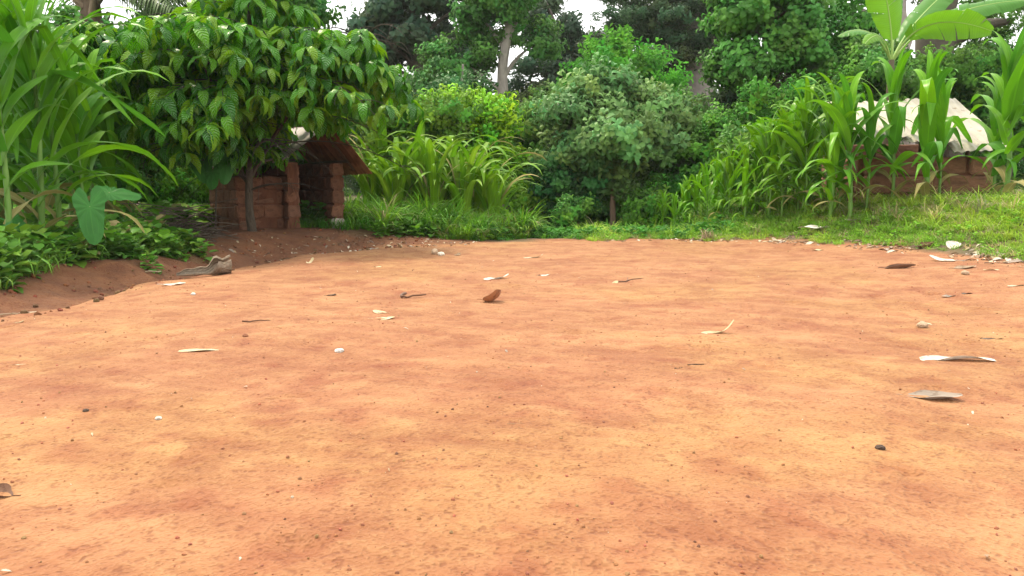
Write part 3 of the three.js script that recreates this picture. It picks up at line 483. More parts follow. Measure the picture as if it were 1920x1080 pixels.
tree('great_tree', 'great tree with thick buttressed grey trunk behind the maize row', 'tree', { pts: [[6.481, -0.315, -29], [6.483, 2.887, -29], [6.485, 4.727, -29], [6.304, 7.075, -29], [6.039, 9.896, -29]], r0: 0.8, r1: 0.34, flare: 0.9, bk: bark(0.25, 0.22, 0.20), kind: 'long', col: [0.045, 0.085, 0.055], seed: 14, group: woodG, opts: { hang: 0.35 },
  clusters: [[4.187, 6.268, -29, 1.193, 0.577, 1.4, 230], [5.389, 6.438, -28.5, 1.135, 0.662, 1.5, 260], [6.565, 6.79, -28.5, 1.135, 0.756, 1.5, 280], [4.959, 5.285, -28.5, 1.135, 0.605, 1.2, 240], [3.742, 5.092, -29, 0.77, 0.77, 1.2, 160], [5.769, 5.38, -28, 0.65, 0.464, 0.8, 120], [6.837, 5.817, -28, 0.929, 0.65, 1.2, 200], [7.986, 6.717, -29, 1.155, 0.962, 1.4, 200], [5.355, 7.965, -29, 2.694, 0.77, 1.8, 260], [5.634, 4.424, -29.5, 0.783, 0.685, 1, 120], [5.563, 7.039, -29, 1.732, 0.5, 1.4, 150]] });
tree('broadleaf_tree', 'broad-leaved tree with round glossy leaves beside the banana plant', 'tree', { pts: [[5.145, 0.181, -15.5], [5.11, 1.693, -15.5], [4.955, 2.973, -15.5], [4.856, 4.131, -15.5]], r0: 0.06, r1: 0.03, bk: brownBark, kind: 'broad', col: [0.058, 0.18, 0.04], mat: 'gloss', seed: 15, group: woodG, opts: { size: 0.95 },
  clusters: [[4.176, 3.747, -15.5, 0.566, 0.514, 0.6, 180], [4.795, 3.96, -15.6, 0.621, 0.466, 0.7, 180], [4.437, 3.185, -15.3, 0.609, 0.355, 0.6, 160], [4.029, 2.911, -15.4, 0.358, 0.307, 0.5, 80], [5.278, 3.555, -15.5, 0.617, 0.514, 0.7, 180], [5.924, 3.903, -15.8, 0.629, 0.524, 0.7, 180], [5.737, 3.086, -15.6, 0.621, 0.466, 0.7, 170], [4.556, 2.655, -15.3, 0.609, 0.223, 0.5, 90], [6.493, 3.346, -16, 0.531, 0.531, 0.7, 120], [6.128, 4.436, -16, 0.743, 0.319, 0.7, 120]] });
tree('mossy_tree', 'thick dark mossy trunk behind the banana leaves', 'tree', { pts: [[10.113, 0.052, -19], [9.82, 2.514, -19], [9.693, 3.833, -19], [9.791, 5.593, -19]], r0: 0.5, r1: 0.36, bk: bark(0.085, 0.07, 0.05), kind: 'mid', col: MID, seed: 16, group: woodG,
  clusters: [[10.503, 4.581, -19.5, 0.453, 0.388, 0.8, 60], [11.633, 4.521, -19.5, 0.453, 0.518, 1, 130], [10.911, 3.595, -19, 0.756, 0.504, 1, 150], [11.258, 3.054, -18.5, 0.737, 0.737, 1, 160], [8.157, 2.992, -18, 0.717, 0.597, 1, 160], [7.772, 3.287, -18.5, 0.491, 0.737, 1, 120]] });
tree('pale_trunk_tree', 'tree with bare pale trunk rising behind the upright banana leaf', 'tree', { pts: [[11.253, -0.094, -23], [11.035, 2.885, -23], [10.806, 4.625, -23], [10.46, 6.892, -23]], r0: 0.24, r1: 0.2, bk: bark(0.36, 0.31, 0.28), kind: 'mid', col: [0.05, 0.09, 0.05], seed: 17, group: woodG,
  clusters: [[11.204, 5.34, -23, 0.458, 0.366, 0.7, 40], [9.986, 5.762, -24, 0.319, 0.398, 0.6, 40], [10.389, 6.612, -23, 1.221, 0.458, 1, 100]] });
tree('bright_tree', 'bright green rounded tree below the patch of white sky', 'tree', { pts: [[2.845, -0.116, -20], [2.768, 1.967, -20], [2.691, 3.367, -20]], r0: 0.1, r1: 0.04, bk: brownBark, kind: 'small', col: [0.055, 0.19, 0.022], seed: 18, group: woodG, opts: { size: 1.5 },
  clusters: [[2.324, 3.682, -20, 0.372, 0.319, 0.6, 130], [2.525, 3.241, -20, 0.664, 0.425, 0.9, 260], [3.306, 3.051, -20, 0.597, 0.464, 0.9, 240], [2.078, 2.797, -20, 0.531, 0.464, 0.8, 180], [3.644, 2.479, -20, 0.531, 0.531, 0.8, 180]] });
tree('pale_tree', 'young tree with pale silvery leaves and bare reddish trunk', 'tree', { pts: [[1.838, -0.037, -14.6], [1.82, 0.502, -14.6], [1.924, 1.361, -14.7], [1.959, 2.115, -14.7]], r0: 0.062, r1: 0.03, bk: bark(0.27, 0.17, 0.11), kind: 'mid', col: [0.10, 0.19, 0.085], mat: 'gloss', seed: 19, group: woodG, opts: { size: 1.25, bough: 0.55 },
  clusters: [[1.315, 2.276, -15, 0.199, 0.119, 0.35, 45], [1.652, 2.331, -14.8, 0.216, 0.137, 0.35, 60], [2.389, 2.142, -15, 0.338, 0.179, 0.45, 100], [1.379, 1.872, -14.6, 0.388, 0.155, 0.5, 120], [2.095, 1.732, -14.6, 0.349, 0.174, 0.5, 120], [3.125, 2.131, -15.4, 0.266, 0.184, 0.4, 70], [1.742, 1.441, -14.4, 0.459, 0.143, 0.5, 130], [2.583, 1.417, -14.9, 0.297, 0.198, 0.4, 90], [1.261, 1.173, -14.8, 0.334, 0.137, 0.4, 80], [2.061, 0.997, -14.6, 0.407, 0.126, 0.4, 90], [2.875, 1.772, -15.2, 0.303, 0.161, 0.4, 80], [1.002, 1.325, -15, 0.259, 0.139, 0.35, 50], [1.656, 0.74, -14.8, 0.236, 0.118, 0.35, 40]] });
tree('shrub', 'dark blue-green shrub at the far yard edge beside the pale tree', 'shrub', { pts: [[1.073, 0.001, -15], [1.01, 0.397, -15], [0.966, 0.887, -15]], r0: 0.07, r1: 0.025, bk: brownBark, kind: 'broad', col: [0.028, 0.115, 0.05], seed: 20, group: shrubG, trunkName: 'stem', crownName: 'foliage', opts: { size: 0.7 },
  clusters: [[0.886, 1.082, -15, 0.448, 0.279, 0.5, 170], [0.741, 0.691, -15, 0.378, 0.259, 0.5, 140], [1.185, 0.691, -15, 0.398, 0.259, 0.5, 140], [1.139, 0.347, -15, 0.378, 0.179, 0.4, 80], [1.506, 0.342, -15.2, 0.343, 0.262, 0.4, 90]] });
const bushes = [ // x, y, depth, half width, half height, half depth, sprays, spray, colour, size, label
  [-0.851, 1.772, 14.5, 0.597, 0.25, 0.5, 300, 'fine', [0.13, 0.27, 0.012], 1, 'yellow-green feathery shrub above the cane grass'],
  [-0.484, 1.365, 14.8, 0.344, 0.393, 0.5, 160, 'fine', [0.11, 0.25, 0.015], 1, 'feathery green shrub behind the last cane grass clump'],
  [-1.462, 1.647, 14, 0.557, 0.372, 0.6, 220, 'mid', [0.07, 0.16, 0.028], 0.9, 'dull green shrub between the coffee tree and feathery shrub'],
  [-2.086, 1.578, 13.6, 0.451, 0.451, 0.6, 220, 'mid', [0.085, 0.17, 0.035], 0.9, 'leafy shrub rising behind the rusty roof'],
  [0.279, 0.905, 17, 0.474, 0.677, 0.8, 260, 'mid', [0.075, 0.19, 0.03], 1.1, 'shrub in the gap between cane grass and dark shrub'],
  [0.461, 0.334, 15.5, 0.37, 0.309, 0.5, 150, 'mid', [0.10, 0.235, 0.025], 0.85, 'low leafy bush at the far end of the yard'],
  [-1.42, 2.574, 19, 0.756, 0.328, 0.9, 240, 'mid', [0.03, 0.10, 0.035], 1.2, 'dark shrub at the foot of the grey-green tree'],
  [0.574, 2.23, 22, 0.876, 0.73, 1, 220, 'long', [0.055, 0.085, 0.04], 0.9, 'brownish thicket beside the pale grey trunk'],
  [3.155, 0.887, 15, 0.597, 0.448, 0.7, 260, 'mid', [0.06, 0.17, 0.03], 0.9, 'green bush behind the smallest maize'],
  [2.944, 1.653, 17, 0.474, 0.508, 0.8, 240, 'mid', [0.05, 0.15, 0.028], 1, 'bush against the great trunk'],
  [4.113, 1.566, 17, 0.677, 0.451, 0.8, 260, 'mid', [0.05, 0.15, 0.024], 1, 'bush below the great trunk'],
  [4.72, 2.282, 16.5, 0.493, 0.35, 0.6, 220, 'mid', [0.035, 0.075, 0.06], 0.9, 'blue-grey bush below the broad-leaved tree'],
  [3.981, 1.492, 14.5, 0.529, 0.433, 0.6, 260, 'mid', [0.06, 0.18, 0.026], 0.85, 'fresh green bush behind the middle of the maize row'],
  [4.655, 1.737, 14, 0.557, 0.511, 0.6, 300, 'mid', [0.06, 0.18, 0.024], 0.85, 'fresh green bush behind the maize, below thin stems'],
  [5.314, 1.839, 13.6, 0.541, 0.541, 0.7, 300, 'mid', [0.05, 0.155, 0.024], 0.9, 'dense bush behind the foremost broad maize'],
  [6.485, 2.418, 14.5, 0.577, 0.433, 0.7, 260, 'mid', [0.05, 0.15, 0.03], 0.9, 'bush behind the pale roof, below the banana plant'],
  [8.235, 2.582, 15.5, 0.72, 0.411, 0.8, 260, 'mid', [0.05, 0.145, 0.03], 0.95, 'bush behind the middle of the pale roof'],
  [9.166, 2.142, 15, 0.597, 0.697, 0.9, 280, 'mid', [0.045, 0.14, 0.03], 0.95, 'bush rising behind the tallest maize by the pen'],
  [4.312, 0.959, 13.4, 0.622, 0.4, 0.5, 220, 'small', [0.05, 0.14, 0.02], 1.1, 'low dark bush inside the maize row'],
  [-8.029, 2.981, 13, 0.345, 0.302, 0.8, 180, 'small', [0.03, 0.07, 0.03], 1.3, 'dark small-leaved tree top behind the tall maize'],
  [-7.189, 1.711, 12, 0.717, 0.876, 0.9, 420, 'mid', [0.045, 0.15, 0.024], 1, 'dense bush behind the tall maize on the bank'],
  [-6.27, 2.478, 12.6, 0.502, 0.502, 0.8, 300, 'broad', [0.045, 0.15, 0.026], 0.9, 'dark broad-leaved bush below the palm trunk'],
  [-5.574, 1.153, 11.5, 0.687, 0.687, 0.9, 420, 'mid', [0.04, 0.135, 0.022], 0.9, 'dense bush between the maize and the coffee tree'],
  [-5.257, 1.625, 13, 0.776, 0.949, 0.9, 420, 'broad', [0.04, 0.13, 0.025], 0.9, 'dark bush behind the coffee tree trunk'],
  [-4.743, 0.622, 12.2, 0.405, 0.324, 0.5, 200, 'fine', [0.10, 0.24, 0.02], 0.7, 'bright ferny bush beside the small pen'],
  [-4.187, 2.05, 14, 1.115, 1.022, 1, 420, 'broad', [0.035, 0.12, 0.025], 1, 'dark bush behind the small pen'],
  [-3.205, 2.096, 14.5, 0.77, 0.77, 1, 300, 'broad', [0.04, 0.13, 0.025], 1, 'dark bush behind the rusty roof'],
  [-6.199, 2.902, 15, 0.896, 0.498, 1, 260, 'mid', [0.045, 0.14, 0.03], 1.1, 'bush top below the palm fronds'],
  [-4.426, 3.651, 15, 0.796, 0.597, 1, 240, 'mid', [0.04, 0.13, 0.03], 1.1, 'tree top behind the crest of the coffee tree'],
  [2.523, 0.495, 15, 0.398, 0.398, 0.5, 180, 'mid', [0.05, 0.135, 0.024], 0.75, 'low bush on the maize side of the reddish trunk'],
  [1.495, 0.229, 15.6, 0.414, 0.269, 0.5, 140, 'small', [0.05, 0.15, 0.022], 1.2, 'low bush between the dark shrub and the reddish trunk'],
  [0, 1.322, 20, 0.796, 1.062, 0.9, 260, 'fine', [0.06, 0.12, 0.03], 1.2, 'loose feathery bush behind the pale tussock'],
  [0.649, 1.222, 16.5, 0.438, 0.547, 0.6, 200, 'mid', [0.075, 0.19, 0.03], 1.0, 'leafy bush left of the young pale tree'],
  [3.067, 0.74, 15.8, 0.356, 0.419, 0.5, 170, 'broad', [0.055, 0.15, 0.03], 0.7, 'broad-leaved bush just behind the smallest maize'],
  [0.989, 2.393, 19, 0.454, 0.378, 0.6, 150, 'mid', [0.07, 0.16, 0.05], 1.1, 'light bush beside the crown of the young pale tree'],
  [2.404, 0.288, 14.1, 0.243, 0.187, 0.4, 130, 'mid', [0.07, 0.18, 0.026], 0.75, 'knee-high bush close beside the reddish trunk'],
  [1.092, 0.218, 14, 0.242, 0.149, 0.4, 110, 'mid', [0.055, 0.165, 0.03], 0.7, 'knee-high bush in front of the dark blue-green shrub'],
  [0.627, 1.724, 16, 0.425, 0.361, 0.5, 150, 'long', [0.085, 0.17, 0.05], 0.75, 'loose drooping bush between thicket and young pale tree'],
];
bushes.forEach(([x, y, Z, rx, ry, rz, n, kind, col, size, label], i) => {
  const r = rng(300 + i), cl = [];
  for (let q = 0; q < 8; q++) cl.push([x + (r() - 0.5) * rx * 1.8, y + (r() - 0.5) * ry * 1.7, -Z + (r() - 0.5) * rz, rx * (0.25 + 0.35 * r()), ry * (0.25 + 0.35 * r()), rz * 0.7, Math.round(n / 6)]);
  for (let q = 0; q < 5; q++) cl.push([x + (r() - 0.5) * rx * 2, y + ry * (0.3 + 0.8 * r()), -Z + (r() - 0.5) * rz, rx * 0.1, ry * (0.25 + 0.3 * r()), 0.12, Math.round(n / 28)]);
  if (y - ry > 0.7) cl.push([x, Math.max(0.4, (y - ry) * 0.6), -Z, rx * 0.7, (y - ry) * 0.5, rz * 0.6, Math.round(n / 4)]);
  tree('shrub', label, 'shrub', { pts: [[x, 0, -Z], [x + 0.05, Math.max(0.2, y * 0.45), -Z], [x - 0.03, Math.max(0.4, y), -Z]], r0: 0.045, r1: 0.015, bk: brownBark, clusters: cl, kind, col, mat: i % 3 ? 'matte' : 'gloss', seed: 400 + i, group: shrubG, trunkName: 'stem', crownName: 'foliage', opts: { size: size * (0.85 + 0.4 * r()), hang: r() < 0.3 ? 0.5 : 0, jit: 0.4 } });
});
{ // far wood behind everything
  const cl = [], r = rng(601); for (let i = 0; i < 60; i++) { const z = -36 - r() * 14, x = mix(-0.75, 0.75, i / 59) * -z, y = 2 + r() * 2; cl.push([x, y, z, 2.2, 2.2 + r() * 0.8, 1.5, 110], [x + 0.8, 0.9, z, 2.2, 1.6, 1.2, 70]); }
  tag(instanced('far_wood', SPR.big, crownMats.matte, sprays(cl, 'big', [0.045, 0.09, 0.035], 602, { size: 1.6 })), 'far-off green wood closing the view behind the trees', 'wood', null, 'stuff');
}
{ // slim bare stems in the thicket
  const stems = [['slim grey stem leaning in the thicket beside the pale grey trunk', [0.502, 0.052, -19], [0.646, 1.662, -19], [1.172, 2.635, -19], 0.05], ['thin dark branch reaching sideways below the dark crowns', [0.183, 0.071, -18.5], [0.303, 1.578, -18.5], [1.196, 1.722, -18.3], 0.04], ['thin upright stem left of the broad-leaved tree trunk', [4.824, 0.192, -15.2], [4.743, 1.675, -15.2], [4.758, 3.216, -15.2], 0.03], ['thin upright stem right of the broad-leaved tree trunk', [5.137, 0.199, -15], [5.103, 1.855, -15], [4.932, 3.09, -15], 0.03], ['slim dark stem behind the feathery shrub', [-1.458, -0.021, -21], [-1.344, 2.028, -21], [-1.248, 3.762, -21], 0.07], ['crooked slim stem between dark crowns and feathery shrub', [-0.764, -0.021, -21], [-0.918, 2.163, -21], [-1.196, 3.365, -21], 0.05]];
  stems.forEach(([label, a, b, c, rad], i) => { const o = V(a[0], H(a[0], a[2]) - 0.05, a[2]), t = thing('bare_stem', label, 'stem', [o.x, o.y, o.z], 'bare stems in the thicket'), P = curve([o, V(...b), V(...c)], 14).map((p) => p.sub(o)), r = rng(640 + i); mesh('trunk', tube(P, (k) => rad * (1 - 0.6 * k), 8, 0.8, 0.2), i % 2 ? darkBark : greyBark, t); for (let k = 0; k < 6; k++) { const p = P[6 + k], e = p.clone().add(V((r() - 0.5) * 1.4, 0.25 + 0.5 * r(), (r() - 0.5) * 0.6)); mesh('branch', tube(bez(p, p.clone().lerp(e, 0.5).add(V(0, 0.12, 0)), e, 6), (q) => rad * 0.3 * (1 - 0.7 * q), 5), i % 2 ? darkBark : greyBark, t); } });
}
console.log('trees done');

// ---------------------------------------------------------------- palms
function frondGeo(a, c, e, n, ll, seed, hang = 0.5) {
  const r = rng(seed), G = new Grid(), pts = bez(a, c, e, n); tubeInto(G, pts, (k) => 0.022 * (1 - 0.85 * k), 5);
  for (let i = 3; i <= n; i++) { const T = pts[i].clone().sub(pts[i - 1]).normalize(), S = T.clone().cross(V(0, 1, 0)).normalize();
    for (const s of [-1, 1]) { const k = i / n, L = ll * Math.sin(Math.PI * (0.18 + 0.78 * k)) * (0.85 + 0.3 * r()), d = S.clone().multiplyScalar(s * 0.8).add(T.clone().multiplyScalar(0.6)).add(V(0, 0.1 - hang * 0.5 * r(), 0)).normalize(), N = d.clone().cross(T).normalize(), w = 0.02; let pr = null;
      for (let q = 0; q <= 4; q++) { const t = q / 4, p = pts[i].clone().add(d.clone().multiplyScalar(L * t)).add(V(0, -hang * L * t * t, 0)), wd = w * Math.sin(Math.PI * Math.min(0.97, 0.2 + t * 0.8)), T2 = T.clone().multiplyScalar(wd); const A = G.v(p.x - T2.x, p.y - T2.y, p.z - T2.z, 0, t), B = G.v(p.x + T2.x, p.y + T2.y, p.z + T2.z, 1, t); if (pr) G.q(pr[0], pr[1], B, A); pr = [A, B]; } } }
  return G.build();
}
const palmMat = leafMat(0.07, 0.14, 0.03, { map: bladeTex, coat: 0.3, tr: 0.3 }), palmDry = leafMat(0.30, 0.22, 0.12, { map: bladeTex, coat: 0, tr: 0.2 });
function palm(label, [x, z], top, r0, fronds, stubs, seed) {
  const o = V(x, H(x, z) - 0.05, z), t = thing('oil_palm', label, 'palm', [o.x, o.y, o.z], 'palms behind the coffee tree'), h = top - o.y, r = rng(seed);
  mesh('trunk', tube(curve([V(0, 0, 0), V(0.04, h * 0.5, 0), V(0, h, 0)], 20), () => r0, 12, 0.8, 0.5, seed), bark(0.17, 0.12, 0.08), t);
  for (let i = 0; i < stubs; i++) { const a = i * 2.4, y = h - 0.1 - (i / stubs) * 1.3, d = V(Math.cos(a), 0, Math.sin(a)), s = d.clone().multiplyScalar(r0 * 0.7).add(V(0, y - 0.15, 0)), e = d.clone().multiplyScalar(r0 + 0.1 + 0.12 * r()).add(V(0, y + 0.12 + 0.1 * r(), 0)), G = new Grid(); tubeInto(G, bez(s, s.clone().lerp(e, 0.5).add(d.clone().multiplyScalar(0.03)), e, 5), (k) => 0.075 * (1 - 0.45 * k), 5); mesh('leaf_base', G.build(), palmStub, t); }
  fronds.forEach(([az, L, el, drop, isDry], i) => { const d = V(Math.cos(az), 0, -Math.sin(az)), a = V(0, h, 0), c = a.clone().add(d.clone().multiplyScalar(L * 0.5)).add(V(0, L * el, 0)), e = a.clone().add(d.clone().multiplyScalar(L * 0.95)).add(V(0, -L * drop, 0)); mesh('frond', frondGeo(a, c, e, 44, 0.62, seed + i, 0.55), isDry ? palmDry : palmMat, t); });
}
const palmStub = bark(0.33, 0.25, 0.17);
palm('oil palm with ragged leaf bases and fronds hanging over the coffee tree', [-7.094, -14], 4.019, 0.15, [[-0.05, 2.4, 0.12, 0.2], [-0.45, 2.3, 0.1, 0.32], [0.35, 2.7, 0.15, 0.22], [0.15, 2.2, 0.3, 0.0], [-0.2, 2.0, 0.02, 0.42], [1.2, 2.4, 0.5, 0.2], [2.2, 2.2, 0.5, 0.25], [3.0, 2.2, 0.6, 0.0], [-2.4, 2.0, 0.6, -0.1], [-1.2, 1.9, 0.6, -0.2]], 14, 31);
palm('oil palm with one withered frond hanging before the white sky', [-4.975, -18], 6.319, 0.2, [[0.0, 2.0, 0.3, 0.95], [-0.4, 2.4, 0.4, 0.7], [0.5, 2.3, 0.4, 0.6], [-0.1, 1.4, 0.1, 1.35, 1], [1.5, 2.5, 0.5, 0.4], [2.6, 2.4, 0.4, 0.6], [3.4, 2.4, 0.4, 0.6], [4.3, 2.2, 0.4, 0.6]], 8, 47);

// ---------------------------------------------------------------- banana plant
function bananaLeaf(a, c, e, W, upHint, seed, tears = 5) {
  const r = rng(seed), G = new Grid(), n = 44, P = bez(a, c, e, n), rib = new Grid(); tubeInto(rib, P, (k) => 0.018 * (1 - 0.8 * k), 6);
  const cut = new Set(); for (let i = 0; i < tears; i++) { cut.add('1,' + (8 + Math.floor(r() * 34))); cut.add('-1,' + (8 + Math.floor(r() * 34))); }
  const rowAt = (i, s, dr, off) => { const k = (i - 11) / (n - 11), T = P[i].clone().sub(P[i - 1]).normalize(), S = T.clone().cross(upHint).normalize().multiplyScalar(s), N = S.clone().cross(T).multiplyScalar(s), wd = W * 0.5 * Math.pow(Math.sin(Math.PI * clamp(0.06 + k * 0.925)), 0.55), row = [];
    for (let q = 0; q <= 4; q++) { const t = q / 4, p = P[i].clone().add(S.clone().multiplyScalar(wd * t)).add(T.clone().multiplyScalar(wd * 0.35 * t + off * t)).add(N.clone().multiplyScalar(wd * (0.22 * t - (0.25 + dr) * t * t) + 0.006 * Math.sin(i * 1.9) * t)); row.push(G.v(p.x, p.y, p.z, 0.5 + 0.5 * s * t, k * 3)); } return row; };
  for (const s of [-1, 1]) { let prev = null, dr = r() * 0.25; for (let i = 11; i <= n; i++) {
    if (cut.has(s + ',' + i) && prev) { dr = r() * 0.5; prev = rowAt(i - 1, s, dr, 0.014); } // a split from the margin to the midrib
    const row = rowAt(i, s, dr, 0); if (prev) for (let q = 0; q < 4; q++) G.q(prev[q], prev[q + 1], row[q + 1], row[q]); prev = row; } }
  return [G.build(), rib.build()];
}
const bananaTex = texture(256, 128, (u, v) => { const k = 0.9 + 0.1 * Math.sin(v * 90) * vn(v * 30, 1, 5, 0) + 0.1 * (fbm(u * 4, v * 4, 3, 3) - 0.5); return [k, k, k * 0.95]; });
const bananaMats = [leafMat(0.16, 0.38, 0.015, { map: bananaTex, coat: 0.35, tr: 0.5 }), leafMat(0.085, 0.26, 0.03, { map: bananaTex, coat: 0.4 })], ribMat = new THREE.MeshPhysicalMaterial({ color: C(0.26, 0.40, 0.09), roughness: 0.5 });
{
  const Z = 12.2, b = V(5.606, 2.561, -12.2), o = V(b.x, H(b.x, b.z) - 0.03, b.z), t = thing('banana_plant', 'banana plant with broad pale leaves above the pale roof', 'banana plant', [o.x, o.y, o.z]);
  const hh = b.y - o.y; mesh('pseudostem', tube(curve([V(0.03, 0, 0), V(0, hh * 0.5, 0), V(0, hh, 0)], 10), (k) => 0.085 * (1 - 0.55 * k), 12, 1, 0.08), new THREE.MeshPhysicalMaterial({ color: C(0.12, 0.09, 0.05), map: bladeTex, roughness: 0.6 }), t);
  const L = (c, e, W, up, m, sd, tears) => { const A = V(0, hh - 0.05, 0), [g, rb] = bananaLeaf(A, V(...c).sub(o), V(...e).sub(o), W, V(...up), sd, tears); const lf = mesh('leaf', g, bananaMats[m], t); mesh('midrib', rb, ribMat, lf); };
  L([5.619, 3.109, -12.2], [5.177, 4.064, -12], 0.56, [0.1, 0.15, 1], 0, 1, 1);
  L([5.802, 3.09, -12.3], [6.985, 3.92, -12.9], 0.42, [-0.3, 0.7, 0.65], 1, 2, 2);
  L([6.039, 3.314, -12.1], [7.342, 3.345, -11.9], 0.46, [-0.1, 0.8, 0.6], 1, 3, 8);
  L([5.833, 3.33, -12], [6.649, 2.845, -11.5], 0.48, [0.1, 0.55, -0.8], 0, 4, 4);
  L([5.317, 3.185, -12.2], [4.801, 2.897, -12.2], 0.32, [0, 0.9, 0.45], 1, 5, 3);
  L([5.395, 3.09, -12.1], [4.943, 2.69, -11.6], 0.2, [0.2, 0.6, 0.8], 0, 6, 2);
  L([5.902, 3.384, -12.8], [6.234, 4.002, -13.4], 0.3, [0, 0.5, -0.8], 1, 7, 2);
}
// ---------------------------------------------------------------- taro
function taroGeo(seed) { // heart-shaped blade: petiole joins at the origin, tip towards -y, lobes towards +y, upper face +z
  const r = rng(seed), G = new Grid(), c = G.v(0, 0, 0.0, 0.5, 0.5), N = 40, rings = [0.33, 0.66, 1]; let prev = null;
  for (const q of rings) { const row = []; for (let i = 0; i <= N; i++) { const a = (i / N) * Math.PI * 2, th = a; // th = 0 at tip
      const ca = Math.cos(th), R = (0.25 + 0.22 * Math.pow(Math.max(0, ca), 3.5) + 0.24 * Math.pow(Math.max(0, ca), 16) + 0.20 * Math.pow(Math.max(0, -ca), 1.2)) * (1 - 0.82 * Math.exp(-Math.pow((th - Math.PI) / 0.17, 2)));
      const x = Math.sin(th) * R * q * 0.98, y = -ca * R * q; const z = -0.12 * Math.pow(Math.abs(x), 1.3) + 0.022 * Math.sin(th * 11 + 1) * q * q + (y < 0 ? -0.18 * y * y : -0.10 * y * y); row.push(G.v(x, y, z, 0.5 + x, 0.5 + y)); }
    for (let i = 0; i < N; i++) prev ? G.q(prev[i], row[i], row[i + 1], prev[i + 1]) : G.t(c, row[i], row[i + 1]); prev = row; }
  return G.build();
}
const taroTex = texture(256, 256, (u, v) => { const x = u - 0.5, y = v - 0.5, a = Math.atan2(x, -y), rr = Math.hypot(x, y), ray = Math.max(sst(0.012, 0.004, Math.abs(x)) * (y < 0.02 ? 1 : 0), sst(0.02, 0.004, Math.abs(Math.abs(a) - 2.5) * rr), sst(0.014, 0.003, Math.abs(((Math.abs(a) * 2.6 + rr * 2.2) % 1) - 0.5) * rr * 0.8)); const k = 0.85 + 0.25 * (fbm(u * 6, v * 6, 3, 3) - 0.3); return [mix(k * 0.85, 1.6, ray * 0.4), mix(k * 0.9, 1.2, ray * 0.4), mix(k * 0.9, 1.1, ray * 0.4)]; });
const taroMat = leafMat(0.045, 0.20, 0.028, { map: taroTex, coat: 0.3, cr: 0.35, tr: 0.3 }), petioleMat = new THREE.MeshPhysicalMaterial({ color: C(0.13, 0.22, 0.06), roughness: 0.55 });
function taro(label, [x, z], leaves, seed) {
  const o = V(x, H(x, z) - 0.02, z), t = thing('taro_plant', label, 'taro', [o.x, o.y, o.z]), g = taroGeo(seed);
  for (const [p, s, rx, ry, rz] of leaves) { const e = V(...p).sub(o); mesh('petiole', tube(bez(V(0, 0, 0), V(e.x * 0.2, e.y * 1.15, e.z * 0.2 - 0.05), e, 12), (k) => 0.016 * (1 - 0.55 * k), 7), petioleMat, t); const m = mesh('leaf', g, taroMat, t); m.position.copy(e); m.scale.setScalar(s); m.rotation.set(rx, ry, rz, 'YXZ'); }
}
taro('taro plant with one big heart-shaped leaf hanging over the bank', [-3.864, -7.349], [[[-3.531, 0.555, -6.75], 0.46, -0.35, 0.25, 0.12], [[-3.483, 0.668, -7], 0.36, -0.85, 0.5, 1.5], [[-3.916, 0.386, -7.3], 0.3, -0.9, -0.9, 0.3]], 1);
taro('taro plant with low round leaves at the picture edge', [-4.598, -7.349], [[[-4.303, 0.428, -6.9], 0.36, -0.9, 0.2, 0.8], [[-4.167, 0.355, -6.6], 0.28, -0.6, -0.4, -0.4]], 2);
{ // broad lobed leaves of a sapling beside the pen post
  const x = -3.45, z = -9.35, o = V(x, H(x, z) - 0.02, z), t = thing('sapling', 'sapling with large lobed leaves before the small pen', 'sapling', [o.x, o.y, o.z]);
  mesh('stem', tube(curve([V(0, 0, 0), V(0.03, 0.5, 0), V(0.06, 1.0, 0.02)], 10), (k) => 0.012 * (1 - 0.5 * k), 6), coffeeBark, t); const r = rng(8), g = taroGeo(5), m2 = leafMat(0.05, 0.19, 0.035, { map: veinTex, coat: 0.2, tr: 0.35 });
  [[0.05, 0.98, 0.1, 0.4], [-0.12, 0.86, 0.12, 0.42], [0.2, 0.84, 0.08, 0.38], [0.06, 0.74, 0.16, 0.36], [-0.2, 1.05, 0, 0.34], [0.25, 1.02, -0.05, 0.34]].forEach(([a, b, c, s]) => { mesh('petiole', tube(bez(V(0.04, b - 0.1, 0.01), V(a * 0.6, b + 0.05, c * 0.6), V(a, b, c), 6), () => 0.004, 5), coffeeBark, t); const l = mesh('leaf', g, m2, t); l.position.set(a, b, c); l.scale.setScalar(s); l.rotation.set(-0.4 - 0.4 * r(), (r() - 0.5) * 1.4, (r() - 0.5) * 0.8, 'YXZ'); });
}
console.log('plants done');

// ---------------------------------------------------------------- ground cover
function tuftGeo(seed, n, { w = 0.012, spread = 0.25, bend = 1.0 } = {}) { const r = rng(seed), parts = []; for (let i = 0; i < n; i++) { const g = bladeGeo(seed * 50 + i, { a0: 0.1 + 0.5 * r(), bend: bend * (0.5 + r()), pw: 1.6, w: w * (0.7 + 0.6 * r()), seg: 4, fold: 0.2, wav: 0 }); const s = 0.55 + 0.6 * r(); g.scale(s, s, 1); g.rotateY(r() * 6.28); g.translate((r() - 0.5) * spread, 0, (r() - 0.5) * spread); parts.push(g); } return mergeGeometries(parts); }
const tufts = { short: tuftGeo(1, 16, { w: 0.03, spread: 0.7 }), tall: tuftGeo(2, 16, { w: 0.016, spread: 0.3, bend: 1.3 }), soft: tuftGeo(3, 18, { w: 0.02, spread: 0.5, bend: 1.6 }) };
const grassMat = leafMat(1, 1, 1, { tr: 0.4, coat: 0.08, cr: 0.5 });
